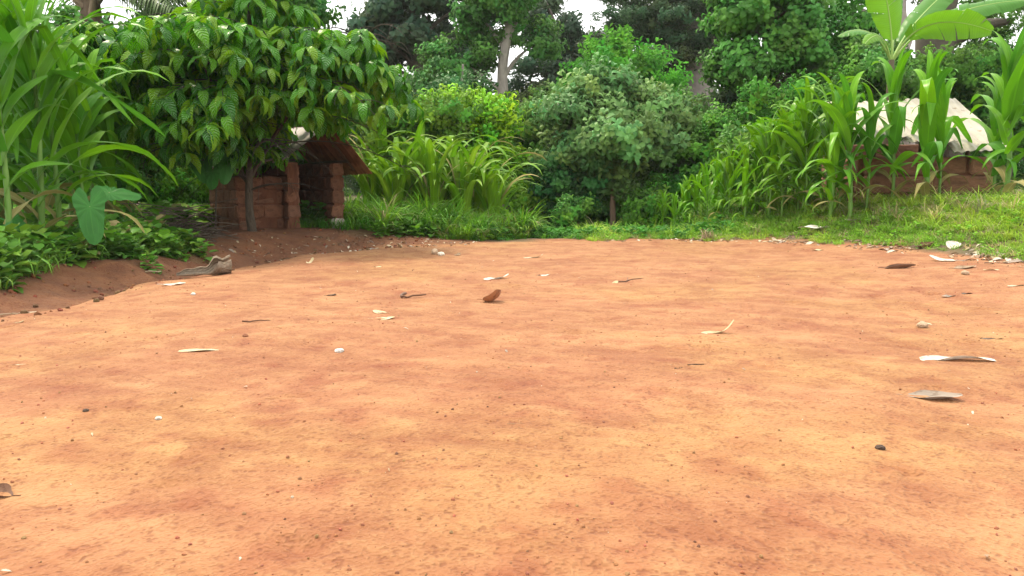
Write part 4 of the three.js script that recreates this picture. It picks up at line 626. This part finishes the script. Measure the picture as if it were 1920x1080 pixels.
function cover(name, label, cat, geo, mat, n, seed, pick, size, col, jit = 0.3, lean = 0.25) {
  const r = rng(seed), list = []; let guard = 0;
  while (list.length < n && guard++ < n * 40) { const p = pick(r); if (!p) continue; const [x, z, k = 1] = p, s = mix(size[0], size[1], r()) * k, m = new THREE.Matrix4().makeRotationFromEuler(new THREE.Euler((r() - 0.5) * lean, r() * 6.28, (r() - 0.5) * lean)).scale(V(s, s * (0.8 + 0.4 * r()), s)).setPosition(x, H(x, z) - 0.008, z), b = 1 + (r() - 0.5) * 2 * jit, y = (r() - 0.5) * jit, cc = typeof col === 'function' ? col(x, z, r) : col; list.push({ m, c: C(cc[0] * b * (1 + y), cc[1] * b, cc[2] * b) }); }
  return tag(instanced(name, geo, mat, list), label, cat, null, 'stuff');
}
const patch = (x, z, s, f = 1.2) => fbm(x * f, z * f, s, 3);
const verge = (r) => { const x = mix(1.0, 8.5, r()), z = mix(-14.5, -4.5, r()), d = yardDist(x, z) + (patch(x, z, 91, 1.6) - 0.5) * 0.7; if (d < -0.02 || d > 4.5 || (d < 0.25 && r() > 0.45) || (x > 4.3 && z < -10.3)) return null; return [x, z, 0.65 + 0.5 * sst(0, 1.6, d)]; };
const vergeCol = (x, z, r) => { const q = r(); return q < 0.12 ? [0.38, 0.34, 0.15] : patch(x, z, 95) > 0.48 ? [0.30, 0.46, 0.04] : [0.20, 0.38, 0.03]; };
cover('grass', 'short green grass on the bank before the sheet-roofed pen', 'grass', tufts.short, grassMat, 14000, 701, verge, [0.07, 0.17], vergeCol);
cover('tall_grass', 'uneven taller grass on the bank before the pen', 'grass', tufts.tall, grassMat, 900, 711, (r) => { const p = verge(r); return p && yardDist(p[0], p[1]) > 0.35 && patch(p[0], p[1], 92, 1.8) > 0.45 ? p : null; }, [0.14, 0.36], vergeCol);
cover('weeds', 'low leafy weeds among the grass on the bank', 'weeds', SPR.weed, grassMat, 2600, 702, verge, [0.5, 1.1], [0.17, 0.36, 0.02]);
cover('dry_grass', 'bleached dry stems among the grass by the pen wall', 'dry grass', tufts.tall, grassMat, 110, 703, (r) => { const x = mix(1.6, 6.6, r()), z = mix(-10.4, -8.3, r()), d = yardDist(x, z); return d < 0.7 || d > 2.4 ? null : [x, z]; }, [0.12, 0.32], [0.36, 0.31, 0.16]);
cover('grass', 'lush green grass at the foot of the trees beyond the yard', 'grass', tufts.soft, grassMat, 5200, 704, (r) => { const x = mix(-3, 4.5, r()), z = mix(-24, -10.6, r()), d = yardDist(x, z); const dd = d + (patch(x, z, 93, 2.2) - 0.5) * 0.9; return dd < 0.08 ? null : [x, z, (0.45 + 0.6 * sst(0, 2.2, d)) * (0.6 + 0.9 * patch(x, z, 94, 1.5))]; }, [0.12, 0.34], (x, z, r) => (r() < 0.25 ? [0.15, 0.34, 0.02] : [0.07, 0.25, 0.014]));
cover('weeds', 'low leafy weeds beyond the far yard edge', 'weeds', SPR.weed, grassMat, 1500, 705, (r) => { const x = mix(-1.2, 3, r()), z = mix(-16, -10.7, r()), d = yardDist(x, z) + (patch(x, z, 93, 2.2) - 0.5) * 0.9; return d < 0.25 ? null : [x, z]; }, [0.6, 1.7], [0.055, 0.2, 0.018]);
cover('grass', 'deep grass below the cane clumps beside the small pen', 'grass', tufts.tall, grassMat, 1500, 706, (r) => { const x = mix(-2.6, 0.25, r()), z = mix(-12.8, -10.3, r()), d = yardDist(x, z) + (patch(x, z, 97, 2) - 0.5) * 0.6; return d < 0.36 + 0.45 * sst(-0.4, -1.5, x) || (x < -1.75 && z > -11.4) ? null : [x, z, (0.4 + 0.5 * sst(0.2, 1, d)) * (0.45 + 1.1 * patch(x, z, 98, 2.4))]; }, [0.24, 0.62], (x, z, r) => { const q = r(); return q < 0.08 ? [0.36, 0.33, 0.14] : patch(x, z, 96, 2) > 0.5 ? [0.2, 0.4, 0.02] : [0.11, 0.29, 0.02]; });
cover('weeds', 'leafy weeds at the foot of the cane grass', 'weeds', SPR.weed, grassMat, 420, 709, (r) => { const x = mix(-2.3, 0.2, r()), z = mix(-12.2, -10.3, r()), d = yardDist(x, z) + (patch(x, z, 97, 2) - 0.5) * 0.6; return d < 0.55 || (x < -1.75 && z > -11.4) ? null : [x, z]; }, [0.6, 2.0], [0.12, 0.3, 0.02]);
const bankPick = (r) => { const x = mix(-8, -2.6, r()), z = mix(-11.5, -3.2, r()), d = yardDist(x, z) + (patch(x, z, 99, 1.4) - 0.5) * 0.7; if (d < 0.5 || d > 5 || bare(x, z) > 0.75) return null; return [x, z, 0.8 + 0.3 * sst(0.6, 1.4, d)]; };
cover('weeds', 'dense leafy weeds covering the bank below the maize', 'weeds', SPR.weed, leafMat(1, 1, 1, { tr: 0.35, coat: 0.2, cr: 0.4 }), 6500, 707, bankPick, [0.6, 2.6], (x, z, r) => { const q = r(); return q < 0.35 ? [0.19, 0.38, 0.03] : q < 0.42 ? [0.30, 0.27, 0.12] : [0.095, 0.26, 0.022]; });
cover('grass', 'thin grass mixed into the weeds on the bank', 'grass', tufts.soft, grassMat, 1300, 708, bankPick, [0.12, 0.42], [0.15, 0.31, 0.03]);
console.log('cover done');

// ---------------------------------------------------------------- litter on the yard
const dryMats = { pale: dry(0.52, 0.43, 0.29), white: dry(0.62, 0.58, 0.50), tan: dry(0.30, 0.205, 0.12), brown: dry(0.155, 0.072, 0.036), orange: dry(0.27, 0.10, 0.036), grey: dry(0.27, 0.215, 0.165), dark: dry(0.075, 0.045, 0.03), cream: dry(0.54, 0.44, 0.25) };
function settle(o, x, z, lift = 0) { // rest the lowest point on the earth
  o.position.set(x, 0, z); o.updateMatrixWorld(true); const p = o.geometry.attributes.position, v = V(0, 0, 0); let low = 1e9, touch = -1e9;
  for (let i = 0; i < p.count; i++) { v.fromBufferAttribute(p, i).applyMatrix4(o.matrixWorld); low = Math.min(low, v.y); } // highest earth under the pieces that lie low
  for (let i = 0; i < p.count; i += 2) { v.fromBufferAttribute(p, i).applyMatrix4(o.matrixWorld); touch = Math.max(touch, H(v.x, v.z) - v.y); }
  o.position.y = touch - 0.003 + lift; return o;
}
const litterG = 'dry litter on the yard';
function strip(label, x, z, len, { w = 0.12, yaw = 0, mat = 'pale', seed = 1, curl = 0.25, end = 0, roll = 0.5, name = 'dry_leaf', cat = 'dry leaf', group = litterG } = {}) { // long dry leaf piece, wavy, ends may lift
  const r = rng(seed + 900), G = new Grid(), n = 16, ph = r() * 6; let prev = null;
  for (let i = 0; i <= n; i++) { const t = i / n, x0 = (t - 0.5) * len, wd = len * w * 0.68 * Math.pow(Math.sin(Math.PI * (0.06 + 0.9 * t)), 0.6) * (0.8 + 0.4 * vn(t * 5, 1, seed)), y0 = len * (0.05 * curl * (1 + Math.sin(t * 7 + ph)) + end * Math.pow(Math.max(0, t - 0.62) / 0.38, 2) * 0.5), zo = len * 0.05 * Math.sin(t * 4 + ph), row = [];
    for (let k = -2; k <= 2; k++) { const s = k / 2; row.push(G.v(x0, y0 + Math.abs(s) * wd * roll * (0.6 + 0.6 * Math.sin(t * 6 + k + ph)), zo + s * wd, s * 0.5 + 0.5, t * 2)); }
    if (prev) for (let k = 0; k < 4; k++) G.q(prev[k], prev[k + 1], row[k + 1], row[k]); prev = row; }
  const m = mesh(name, G.build(), dryMats[mat]); tag(m, label, cat, group); m.rotation.y = yaw; return settle(m, x, z);
}
function deadLeaf(label, x, z, len, { yaw = 0, mat = 'brown', seed = 1, curl = 1.2, fold = 0.6, w = 0.3, tilt = 0, group = litterG, roll = 0, sink = 0 } = {}) { // cupped ovate leaf with stalk
  len *= 1.2; const G = new Grid(), n = 10, r = rng(seed + 800); let x0 = 0, y0 = 0, prev = null; const pts = [];
  for (let i = 0; i <= n; i++) { const t = i / n, a = curl * (t - 0.35), wd = len * w * Math.pow(Math.sin(Math.PI * (0.03 + 0.94 * t)), 0.75) * (0.85 + 0.3 * vn(t * 6, 3, seed)); if (i) { x0 += (Math.cos(a) * len) / n; y0 += (Math.sin(a) * len) / n; } const row = []; for (let k = -3; k <= 3; k++) { const s = k / 3, th = fold * s * 1.6; row.push(G.v(x0, y0 + wd * (1 - Math.cos(th)) * 0.8 + len * 0.015 * Math.sin(t * 9 + k * 2 + seed), wd * Math.sin(th) / Math.max(0.4, fold * 1.2), t, 0.5 + s * 0.5)); } if (prev) for (let k = 0; k < 6; k++) G.q(prev[k], prev[k + 1], row[k + 1], row[k]); prev = row; }
  tubeInto(G, [V(0.02 * len, 0, 0), V(-0.12 * len, 0.03 * len, 0.02 * len), V(-0.25 * len, 0.02 * len, 0.04 * len)], () => len * 0.012, 5);
  const m = mesh('dead_leaf', G.build(), dryMats[mat]); tag(m, label, 'dead leaf', group); m.rotation.set(roll, yaw, tilt, 'YXZ'); return settle(m, x, z, -sink);
}
function twig(label, x, z, len, { yaw = 0, mat = 'brown', seed = 1, bend = 0.1, r0 = 0.02, fork = true, arc = 0 } = {}) {
  r0 *= 1.3; const G = new Grid(), r = rng(seed + 700), pts = []; for (let i = 0; i <= 8; i++) { const t = i / 8; pts.push(V((t - 0.5) * len, r0 * len * (0.7 + 1.2 * r()), bend * len * (vn(t * 4, 2, seed) - 0.5) * 2 + arc * len * Math.sin(Math.PI * t))); }
  tubeInto(G, pts, (k) => len * r0 * (1 - 0.55 * k), 6); if (fork) { const p = pts[3], q = V(p.x + 0.16 * len, p.y + 0.05 * len, p.z + 0.12 * len * (r() < 0.5 ? 1 : -1)); tubeInto(G, [p, p.clone().lerp(q, 0.5), q], (k) => len * r0 * 0.5 * (1 - 0.5 * k), 5); }
  const m = mesh('twig', G.build(), dryMats[mat]); tag(m, label, 'twig', 'twigs on the yard'); m.rotation.y = yaw; return settle(m, x, z);
}
function stone(label, x, z, size, { mat, seed = 1, flat = 0.65, name = 'pebble', cat = 'pebble', sink = 0.2, group = 'loose stones on the yard' } = {}) {
  const g = new THREE.IcosahedronGeometry(size / 2, 2), p = g.attributes.position; for (let i = 0; i < p.count; i++) { const v = V(p.getX(i), p.getY(i), p.getZ(i)), k = 0.78 + 0.45 * fbm(v.x / size * 3 + seed * 7, v.y / size * 3 + v.z / size * 4, seed, 3); p.setXYZ(i, v.x * k, v.y * k * flat, v.z * k); } g.computeVertexNormals();
  const m = mesh(name, g, mat); tag(m, label, cat, group); m.rotation.y = seed; return settle(m, x, z, -size * sink * 0.5);
}
const stoneMats = { dark: mud(0.10, 0.065, 0.045), white: mud(0.8, 0.78, 0.73), tan: mud(0.5, 0.37, 0.25), red: mud(0.30, 0.12, 0.06) };
deadLeaf('upright curled orange-brown dead leaf in the middle of the yard', -0.191, -5.175, 0.137, { yaw: 0.4, mat: 'orange', seed: 3, curl: 1.7, fold: 0.9, w: 0.38, roll: -0.5 });
strip('whitish curled leaf strip behind the upright orange-brown leaf', -0.126, -6.288, 0.209, { yaw: 0.35, mat: 'white', seed: 2, end: 0.35, w: 0.2 });
strip('short white leaf scrap to the rear of the yard middle', 0.261, -6.624, 0.114, { yaw: -0.2, mat: 'white', seed: 3, end: 0.3, w: 0.25 });
strip('thin curled pale strip near the far yard edge', 0.222, -8.354, 0.211, { yaw: 0.1, mat: 'pale', seed: 4, end: 0.4, w: 0.14 });
twig('brown twig bent like a hook left of the upright leaf', -0.645, -5.35, 0.163, { yaw: -0.5, mat: 'brown', seed: 5, bend: 0.05, r0: 0.05, arc: 0.9, fork: false });
deadLeaf('tattered pale yellow leaf with a scrap beside it', -0.768, -4.392, 0.099, { yaw: 0.1, mat: 'cream', seed: 6, curl: 0.3, fold: 0.3, w: 0.3 });
deadLeaf('smaller tattered pale leaf beside the thin twig', -0.732, -4.613, 0.08, { yaw: 2.6, mat: 'cream', seed: 7, curl: 0.5, fold: 0.3 });
twig('thin twig lying just behind the tattered pale leaves', -0.731, -4.773, 0.108, { yaw: -0.35, mat: 'brown', seed: 8, r0: 0.012, fork: false });
strip('long pale spear-shaped leaf lying flat', -1.379, -3.528, 0.22, { yaw: 0.03, mat: 'cream', seed: 9, curl: 0.1, w: 0.17, roll: 0.2 });
strip('slim pale blade of straw at the yard side', -2.084, -3.333, 0.093, { yaw: 0.3, mat: 'pale', seed: 10, w: 0.1 });
twig('brown forked stick lying crossways on the left half', -1.369, -4.256, 0.153, { yaw: 0.2, mat: 'brown', seed: 11, r0: 0.022 });
twig('long thin twig with pale buds at one end', 0.942, -6.324, 0.361, { yaw: 0.75, mat: 'brown', seed: 12, r0: 0.012, bend: 0.06 });
deadLeaf('tiny pale bud husk at the end of the long thin twig', 0.777, -6.115, 0.057, { yaw: 1, mat: 'cream', seed: 13, curl: 1.2 });
strip('pale curled leaf with one end standing up', 1.047, -4.037, 0.171, { yaw: 0.08, mat: 'cream', seed: 14, end: 0.75, w: 0.17, curl: 0.4 });
strip('longest bleached leaf strip on the open yard', 1.925, -3.407, 0.321, { yaw: -0.02, mat: 'white', seed: 15, w: 0.13, curl: 0.3, roll: 0.7 });
deadLeaf('half-buried grey-tan leaf curled at its end', 1.401, -2.79, 0.156, { yaw: -0.2, mat: 'grey', seed: 16, curl: 0.35, fold: 0.6, w: 0.24, sink: 0.003 });
stone('pale nut husk beside a star-shaped leaf scrap', 2.181, -4.207, 0.056, { mat: stoneMats.tan, seed: 17, name: 'nut_husk', cat: 'nut husk' });
deadLeaf('small star-shaped pale leaf scrap beside the nut husk', 2.275, -4.289, 0.057, { yaw: 2.2, mat: 'pale', seed: 18, curl: 1.0 });
strip('dark brown broken strip of bark near the long bleached leaf', 2.355, -3.88, 0.108, { yaw: -0.25, mat: 'dark', seed: 19, w: 0.14, end: 0.1, name: 'bark_strip', cat: 'bark' });
twig('short dark twig on the right half of the yard', 0.763, -3.263, 0.074, { yaw: 0.15, mat: 'dark', seed: 20, r0: 0.035, fork: false });
twig('stubby dark twig end beside the short dark twig', 0.678, -3.205, 0.038, { yaw: 0.5, mat: 'dark', seed: 21, r0: 0.06, fork: false });
stone('round dark pebble alone on the near yard', 1.033, -2.178, 0.027, { mat: stoneMats.dark, seed: 22 });
deadLeaf('curled brown leaf cut by the picture edge, nearest the camera', -1.2, -1.847, 0.076, { yaw: 2.9, mat: 'brown', seed: 23, curl: 0.9, fold: 0.8 });
deadLeaf('flat curled brown leaf near the grass verge', 3.063, -6.561, 0.218, { yaw: 0.1, mat: 'brown', seed: 24, curl: 0.4, fold: 0.9, w: 0.18 });
deadLeaf('torn white leaf lying by the grass verge', 3.798, -6.85, 0.182, { yaw: 2.4, mat: 'white', seed: 25, curl: 0.8, fold: 0.4, w: 0.34 });
deadLeaf('white leaf leaning up behind the torn white leaf', 4.3, -7.691, 0.133, { yaw: 1.9, mat: 'white', seed: 26, curl: 1.2, fold: 0.3, roll: -0.6 });
deadLeaf('pale crumpled leaf to the right of the torn white leaf', 4.17, -7.247, 0.144, { yaw: 0.2, mat: 'pale', seed: 27, curl: 0.6 });
deadLeaf('tan leaf lying in front of the torn white leaf', 3.453, -6.251, 0.174, { yaw: 0.25, mat: 'tan', seed: 28, curl: 0.4, w: 0.22 });
stone('pale pebble in front of the torn white leaf', 3.378, -5.953, 0.055, { mat: stoneMats.tan, seed: 29 });
strip('grey-brown bark fragment, the left of a pair', 2.84, -5.175, 0.103, { yaw: 0, mat: 'grey', seed: 30, w: 0.22, name: 'bark_strip', cat: 'bark' });
strip('grey-brown bark fragment, the right of a pair', 2.991, -5.228, 0.083, { yaw: 0.1, mat: 'dark', seed: 31, w: 0.22, name: 'bark_strip', cat: 'bark' });
strip('pale leaf strip running off the right picture edge', 3.389, -5.346, 0.149, { yaw: 0.1, mat: 'pale', seed: 32, w: 0.16 });
strip('pale leaf strip lying on the red earth by the verge', 3.641, -6.061, 0.121, { yaw: -0.05, mat: 'cream', seed: 33, w: 0.2 });
deadLeaf('brown and white folded leaf under the grass fringe', 4.017, -7.949, 0.179, { yaw: 0.3, mat: 'brown', seed: 34, curl: 1.1, fold: 0.9 });
strip('broad bleached husk at the verge, largest of the fringe litter', 3.64, -9.701, 0.399, { yaw: 0.1, mat: 'white', seed: 35, w: 0.22, name: 'dry_husk', cat: 'husk' });
deadLeaf('whitish leaf right of the broad bleached husk', 4.046, -9.701, 0.167, { yaw: 0.3, mat: 'white', seed: 36 });
deadLeaf('pale leaf curled up left of the broad bleached husk', 3.216, -9.623, 0.115, { yaw: 2.1, mat: 'pale', seed: 37, curl: 1.4 });
strip('small pale strip on the red earth below the broad husk', 3.21, -8.423, 0.123, { yaw: 0, mat: 'cream', seed: 38, w: 0.25 });
deadLeaf('white bleached scrap beside the ditch', -2.621, -5.984, 0.135, { yaw: 0.2, mat: 'white', seed: 39, curl: 0.3, fold: 0.3, w: 0.32 });
stone('small white chip below the bleached scrap', -2.174, -5.428, 0.032, { mat: stoneMats.white, seed: 40 });
stone('bright white lump on the left half of the yard', -0.775, -3.54, 0.042, { mat: stoneMats.white, seed: 41, flat: 0.5, name: 'white_lump', cat: 'lump' });
stone('grey-brown nut at the end of the yard, taller of two', -0.831, -8.61, 0.074, { mat: stoneMats.tan, seed: 42, flat: 0.95, name: 'nut_husk', cat: 'nut husk' });
stone('pale nut at the end of the yard, flatter of two', -0.751, -8.48, 0.073, { mat: mud(0.75, 0.7, 0.6), seed: 43, name: 'nut_husk', cat: 'nut husk' });
deadLeaf('small upright brown leaf near the two nuts', -0.608, -8.544, 0.079, { yaw: 1, mat: 'tan', seed: 44, curl: 1.3 });
strip('cream leaf chip on the yard before the small pen', -1.214, -7.223, 0.077, { yaw: 0, mat: 'cream', seed: 45, w: 0.4 });
strip('yellowish leaf standing on the dark earth before the pen', -1.95, -7.721, 0.102, { yaw: 1.2, mat: 'cream', seed: 46, w: 0.4, end: 0.9 });
twig('pale stick lying on the bank above the bleached scrap', -3.206, -7.139, 0.161, { yaw: -0.15, mat: 'pale', seed: 47, r0: 0.04, fork: false });
twig('forked pale twig by the ditch at the picture edge', -3.012, -4.814, 0.211, { yaw: 0.5, mat: 'pale', seed: 48, r0: 0.015 });
strip('pale reddish leaf beside the forked pale twig', -2.973, -4.9, 0.111, { yaw: 0.25, mat: 'pale', seed: 49, w: 0.14 });
deadLeaf('small pale leaf below the forked pale twig', -2.756, -4.392, 0.041, { yaw: 0.4, mat: 'cream', seed: 50 });
deadLeaf('small dark leaf alone on the left half', -1.259, -5.402, 0.057, { yaw: 0.2, mat: 'dark', seed: 51, curl: 0.6 });
stone('little dark red clod near the long spear-shaped leaf', -1.286, -3.812, 0.028, { mat: stoneMats.red, seed: 52, name: 'clod', cat: 'clod' });
twig('pale twig on the near middle of the yard', 0.02, -2.407, 0.07, { yaw: 0.2, mat: 'tan', seed: 53, r0: 0.018, fork: false });
twig('short pale twig on the near left of the yard', -0.733, -2.282, 0.042, { yaw: 0.35, mat: 'tan', seed: 54, r0: 0.02, fork: false });
stone('dark little clod on the near left of the yard', -1.392, -2.551, 0.02, { mat: stoneMats.dark, seed: 55, name: 'clod', cat: 'clod' });
stone('white pebble on the near left of the yard', -1.119, -2.468, 0.02, { mat: stoneMats.white, seed: 56 });
strip('thin brown straw in front of the leaf with raised end', 1.009, -3.785, 0.09, { yaw: 0.05, mat: 'tan', seed: 57, w: 0.05 });
deadLeaf('pale crumpled flower head on the red bank by the cane grass', -1.87, -11.852, 0.157, { yaw: 0.5, mat: 'white', seed: 58, curl: 1.5 });
{ // hollow piece of bark log below the pen
  const [x, z, L] = [-2.602, -6.744, 0.43], G = new Grid(), n = 20, m = 14; let prev = null;
  for (let i = 0; i <= n; i++) { const t = i / n, open = mix(2.2, 5.4, sst(0.55, 0.8, t)) + 0.5 * vn(t * 9, 4, 8), R = L * mix(0.10, 0.17, sst(0.4, 0.75, t)) * (0.8 + 0.4 * vn(t * 7, 2, 3)) * (0.45 + 0.55 * sst(0, 0.25, t)), row = []; for (const s of [1, 0.8]) for (let k = 0; k <= m; k++) { const a = -2.25 + (k / m - 0.5) * open, rg = s * R * (1 + 0.15 * vn(k * 0.9, t * 6, 5)); row.push(G.v((t - 0.5) * L, R + Math.sin(a) * rg, Math.cos(a) * rg + L * 0.06 * Math.sin(t * 3), k / m, t * 2)); }
    if (prev) for (let k = 0; k < 2 * m + 1; k++) { if (k === m) { G.q(prev[m], row[m], row[2 * m + 1], prev[2 * m + 1]); continue; } G.q(prev[k], row[k], row[k + 1], prev[k + 1]); } if (prev) G.q(prev[0], prev[m + 1], row[m + 1], row[0]);
    if (i === 0 || i === n) for (let k = 0; k < m; k++) G.q(row[k], row[k + 1], row[k + m + 2], row[k + m + 1]); prev = row; }
  const o = mesh('hollow_log', G.build(), oldWood); oldWood.side = THREE.DoubleSide; tag(o, 'weathered hollow piece of log lying below the small pen', 'log'); o.rotation.y = 0.5; settle(o, x, z);
}
{ // heap of dry brush beside the pen
  const x = -3.66, z = -8.95, o = V(x, H(x, z) - 0.02, z), t = thing('brush_heap', 'heap of dry twigs between the weeds and the small pen', 'brush heap', [o.x, o.y, o.z]), r = rng(71), mats = [bark(0.20, 0.15, 0.11), bark(0.28, 0.22, 0.17), bark(0.13, 0.095, 0.07)];
  for (let i = 0; i < 130; i++) { const a = r() * 6.28, L = 0.25 + 0.55 * r(), c = V((r() - 0.5) * 0.7, 0.03 + 0.42 * r() * r(), (r() - 0.5) * 0.6), d = V(Math.cos(a), (r() - 0.45) * 0.7, Math.sin(a)).normalize().multiplyScalar(L / 2), p = c.clone().sub(d), q = c.clone().add(d); p.y = Math.max(0.01, p.y); q.y = Math.max(0.01, q.y); mesh('twig', tube(bez(p, c.clone().add(V((r() - 0.5) * 0.12, (r() - 0.3) * 0.1, (r() - 0.5) * 0.12)), q, 6), (k) => (0.004 + 0.005 * r()) * (1 - 0.4 * k), 5), mats[i % 3], t); }
}
{ // dry grass clump at the verge
  const r = rng(73), x0 = 2.52, z0 = -10.35, o = V(x0, H(x0, z0) - 0.02, z0), t = thing('dry_grass_clump', 'brown uprooted clump of dry grass at the far yard edge', 'grass clump', [o.x, o.y, o.z]); const ms = [dry(0.32, 0.22, 0.13), dry(0.24, 0.15, 0.09), dry(0.42, 0.32, 0.19)];
  for (let i = 0; i < 110; i++) { const m = mesh('blade', blades.cane[i % 5], ms[i % 3], t), l = 0.1 + 0.12 * r(); m.position.set((r() - 0.5) * 0.16, 0.015 * r(), (r() - 0.5) * 0.12); m.rotation.set((r() - 0.5) * 1.4, r() * 6.28, (r() - 0.5) * 1.4); m.scale.set(l, l, l * 0.7); }
}
// fringe litter and loose crumbs, past counting
const flake = ovate(21, { w: 0.17, droop: 0.9, seg: 5, fold: 0.9, rip: 0.05 }), flakeMat = dry(1, 1, 1);
const flat = (name, label, cat, n, seed, pick, size, cols) => { const r = rng(seed), list = []; let g = 0; while (list.length < n && g++ < n * 60) { const p = pick(r); if (!p) continue; const s = mix(size[0], size[1], r() * r()), m = new THREE.Matrix4().makeRotationFromEuler(new THREE.Euler((r() - 0.5) * 0.7, r() * 6.28, (r() - 0.2) * 0.5, 'YXZ')).scale(V(s, s, s)).setPosition(p[0], H(p[0], p[1]) + 0.006, p[1]), c = cols[Math.floor(r() * cols.length)]; list.push({ m, c: C(...c) }); } tag(instanced(name, flake, flakeMat, list), label, cat, null, 'stuff'); };
const dryCols = [[0.5, 0.41, 0.27], [0.58, 0.51, 0.4], [0.26, 0.155, 0.085], [0.18, 0.10, 0.06], [0.38, 0.27, 0.15], [0.3, 0.24, 0.19]];
flat('leaf_litter', 'dry leaf litter along the edge of the grass verge', 'leaf litter', 760, 801, (r) => { const x = mix(1.2, 5.2, r()), z = mix(-11.2, -4.6, r()), d = yardDist(x, z) + (r() - 0.5) * 0.3; return Math.abs(d - 0.04) < 0.3 && fbm(x * 2.5, z * 2.5, 811, 3) > 0.42 ? [x, z] : null; }, [0.035, 0.17], dryCols);
flat('leaf_litter', 'dry leaf litter on the dark earth before the small pen', 'leaf litter', 260, 802, (r) => { const x = mix(-3.6, -0.4, r()), z = mix(-10.9, -8.6, r()), d = yardDist(x, z); return d > -0.12 && d < 0.9 ? [x, z] : null; }, [0.035, 0.14], dryCols);
flat('leaf_litter', 'tiny leaf scraps strewn over the open yard', 'leaf litter', 160, 803, (r) => { const z = -1.3 - 9 * r(), x = mix(-2.9, 4, r()); return yardDist(x, z) < -0.1 ? [x, z] : null; }, [0.008, 0.035], dryCols);
{
  const g = new THREE.IcosahedronGeometry(0.5, 1), p = g.attributes.position; for (let i = 0; i < p.count; i++) { const k = 0.75 + 0.5 * vn(p.getX(i) * 3 + 5, p.getY(i) * 3 + p.getZ(i) * 5, 3); p.setXYZ(i, p.getX(i) * k, p.getY(i) * k * 0.7, p.getZ(i) * k); } g.computeVertexNormals();
  const r = rng(805), list = []; while (list.length < 5200) { const z = -1.2 - Math.pow(r(), 1.7) * 9.5, x = mix(-1, 1, r()) * (0.9 - z * 0.66), d = yardDist(x, z); if (d > 0.3 || (fbm(x * 2.5, z * 2.5, 807, 3) < 0.42 && r() > 0.3)) continue; const s = 0.002 + 0.0075 * Math.pow(r(), 4) * (1 - z * 0.06), q = r(); list.push({ m: new THREE.Matrix4().makeRotationFromEuler(new THREE.Euler(r() * 6, r() * 6, r() * 6)).scale(V(s, s, s)).setPosition(x, H(x, z) + s * 0.15, z), c: q < 0.02 ? C(0.5, 0.43, 0.32) : q < 0.06 ? C(0.12, 0.052, 0.03) : C(mix(0.2, 0.32, r()), mix(0.08, 0.135, r()), 0.05) }); }
  tag(instanced('crumbs', g, new THREE.MeshStandardMaterial({ roughness: 0.95 }), list), 'loose crumbs of red earth strewn over the yard', 'crumbs', null, 'stuff');
}
{ // clods fallen from the red bank
  const g = new THREE.IcosahedronGeometry(0.5, 1), p = g.attributes.position; for (let i = 0; i < p.count; i++) { const k = 0.7 + 0.6 * vn(p.getX(i) * 3 + 8, p.getY(i) * 3 + p.getZ(i) * 5, 6); p.setXYZ(i, p.getX(i) * k, p.getY(i) * k * 0.75, p.getZ(i) * k); } g.computeVertexNormals();
  const r = rng(821), list = []; let n = 0; while (list.length < 900 && n++ < 60000) { const z = -3.5 - 7 * r(), x = mix(-4.4, -1, r()), d = yardDist(x, z); if (d < -0.15 || d > 1.3 || bare(x, z) < 0.4) continue; const s = 0.006 + 0.045 * Math.pow(r(), 3.5); list.push({ m: new THREE.Matrix4().makeRotationFromEuler(new THREE.Euler(r() * 6, r() * 6, r() * 6)).scale(V(s, s, s)).setPosition(x, H(x, z) + s * 0.12, z), c: C(mix(0.11, 0.2, r()), mix(0.045, 0.075, r()), 0.026) }); }
  tag(instanced('clods', g, new THREE.MeshStandardMaterial({ roughness: 0.97 }), list), 'crumbled clods of red earth along the bank', 'clods', null, 'stuff');
}
console.log('litter done');
scene.fog = new THREE.FogExp2(0xf2f5f2, 0.0005);
renderer.render(scene, camera);
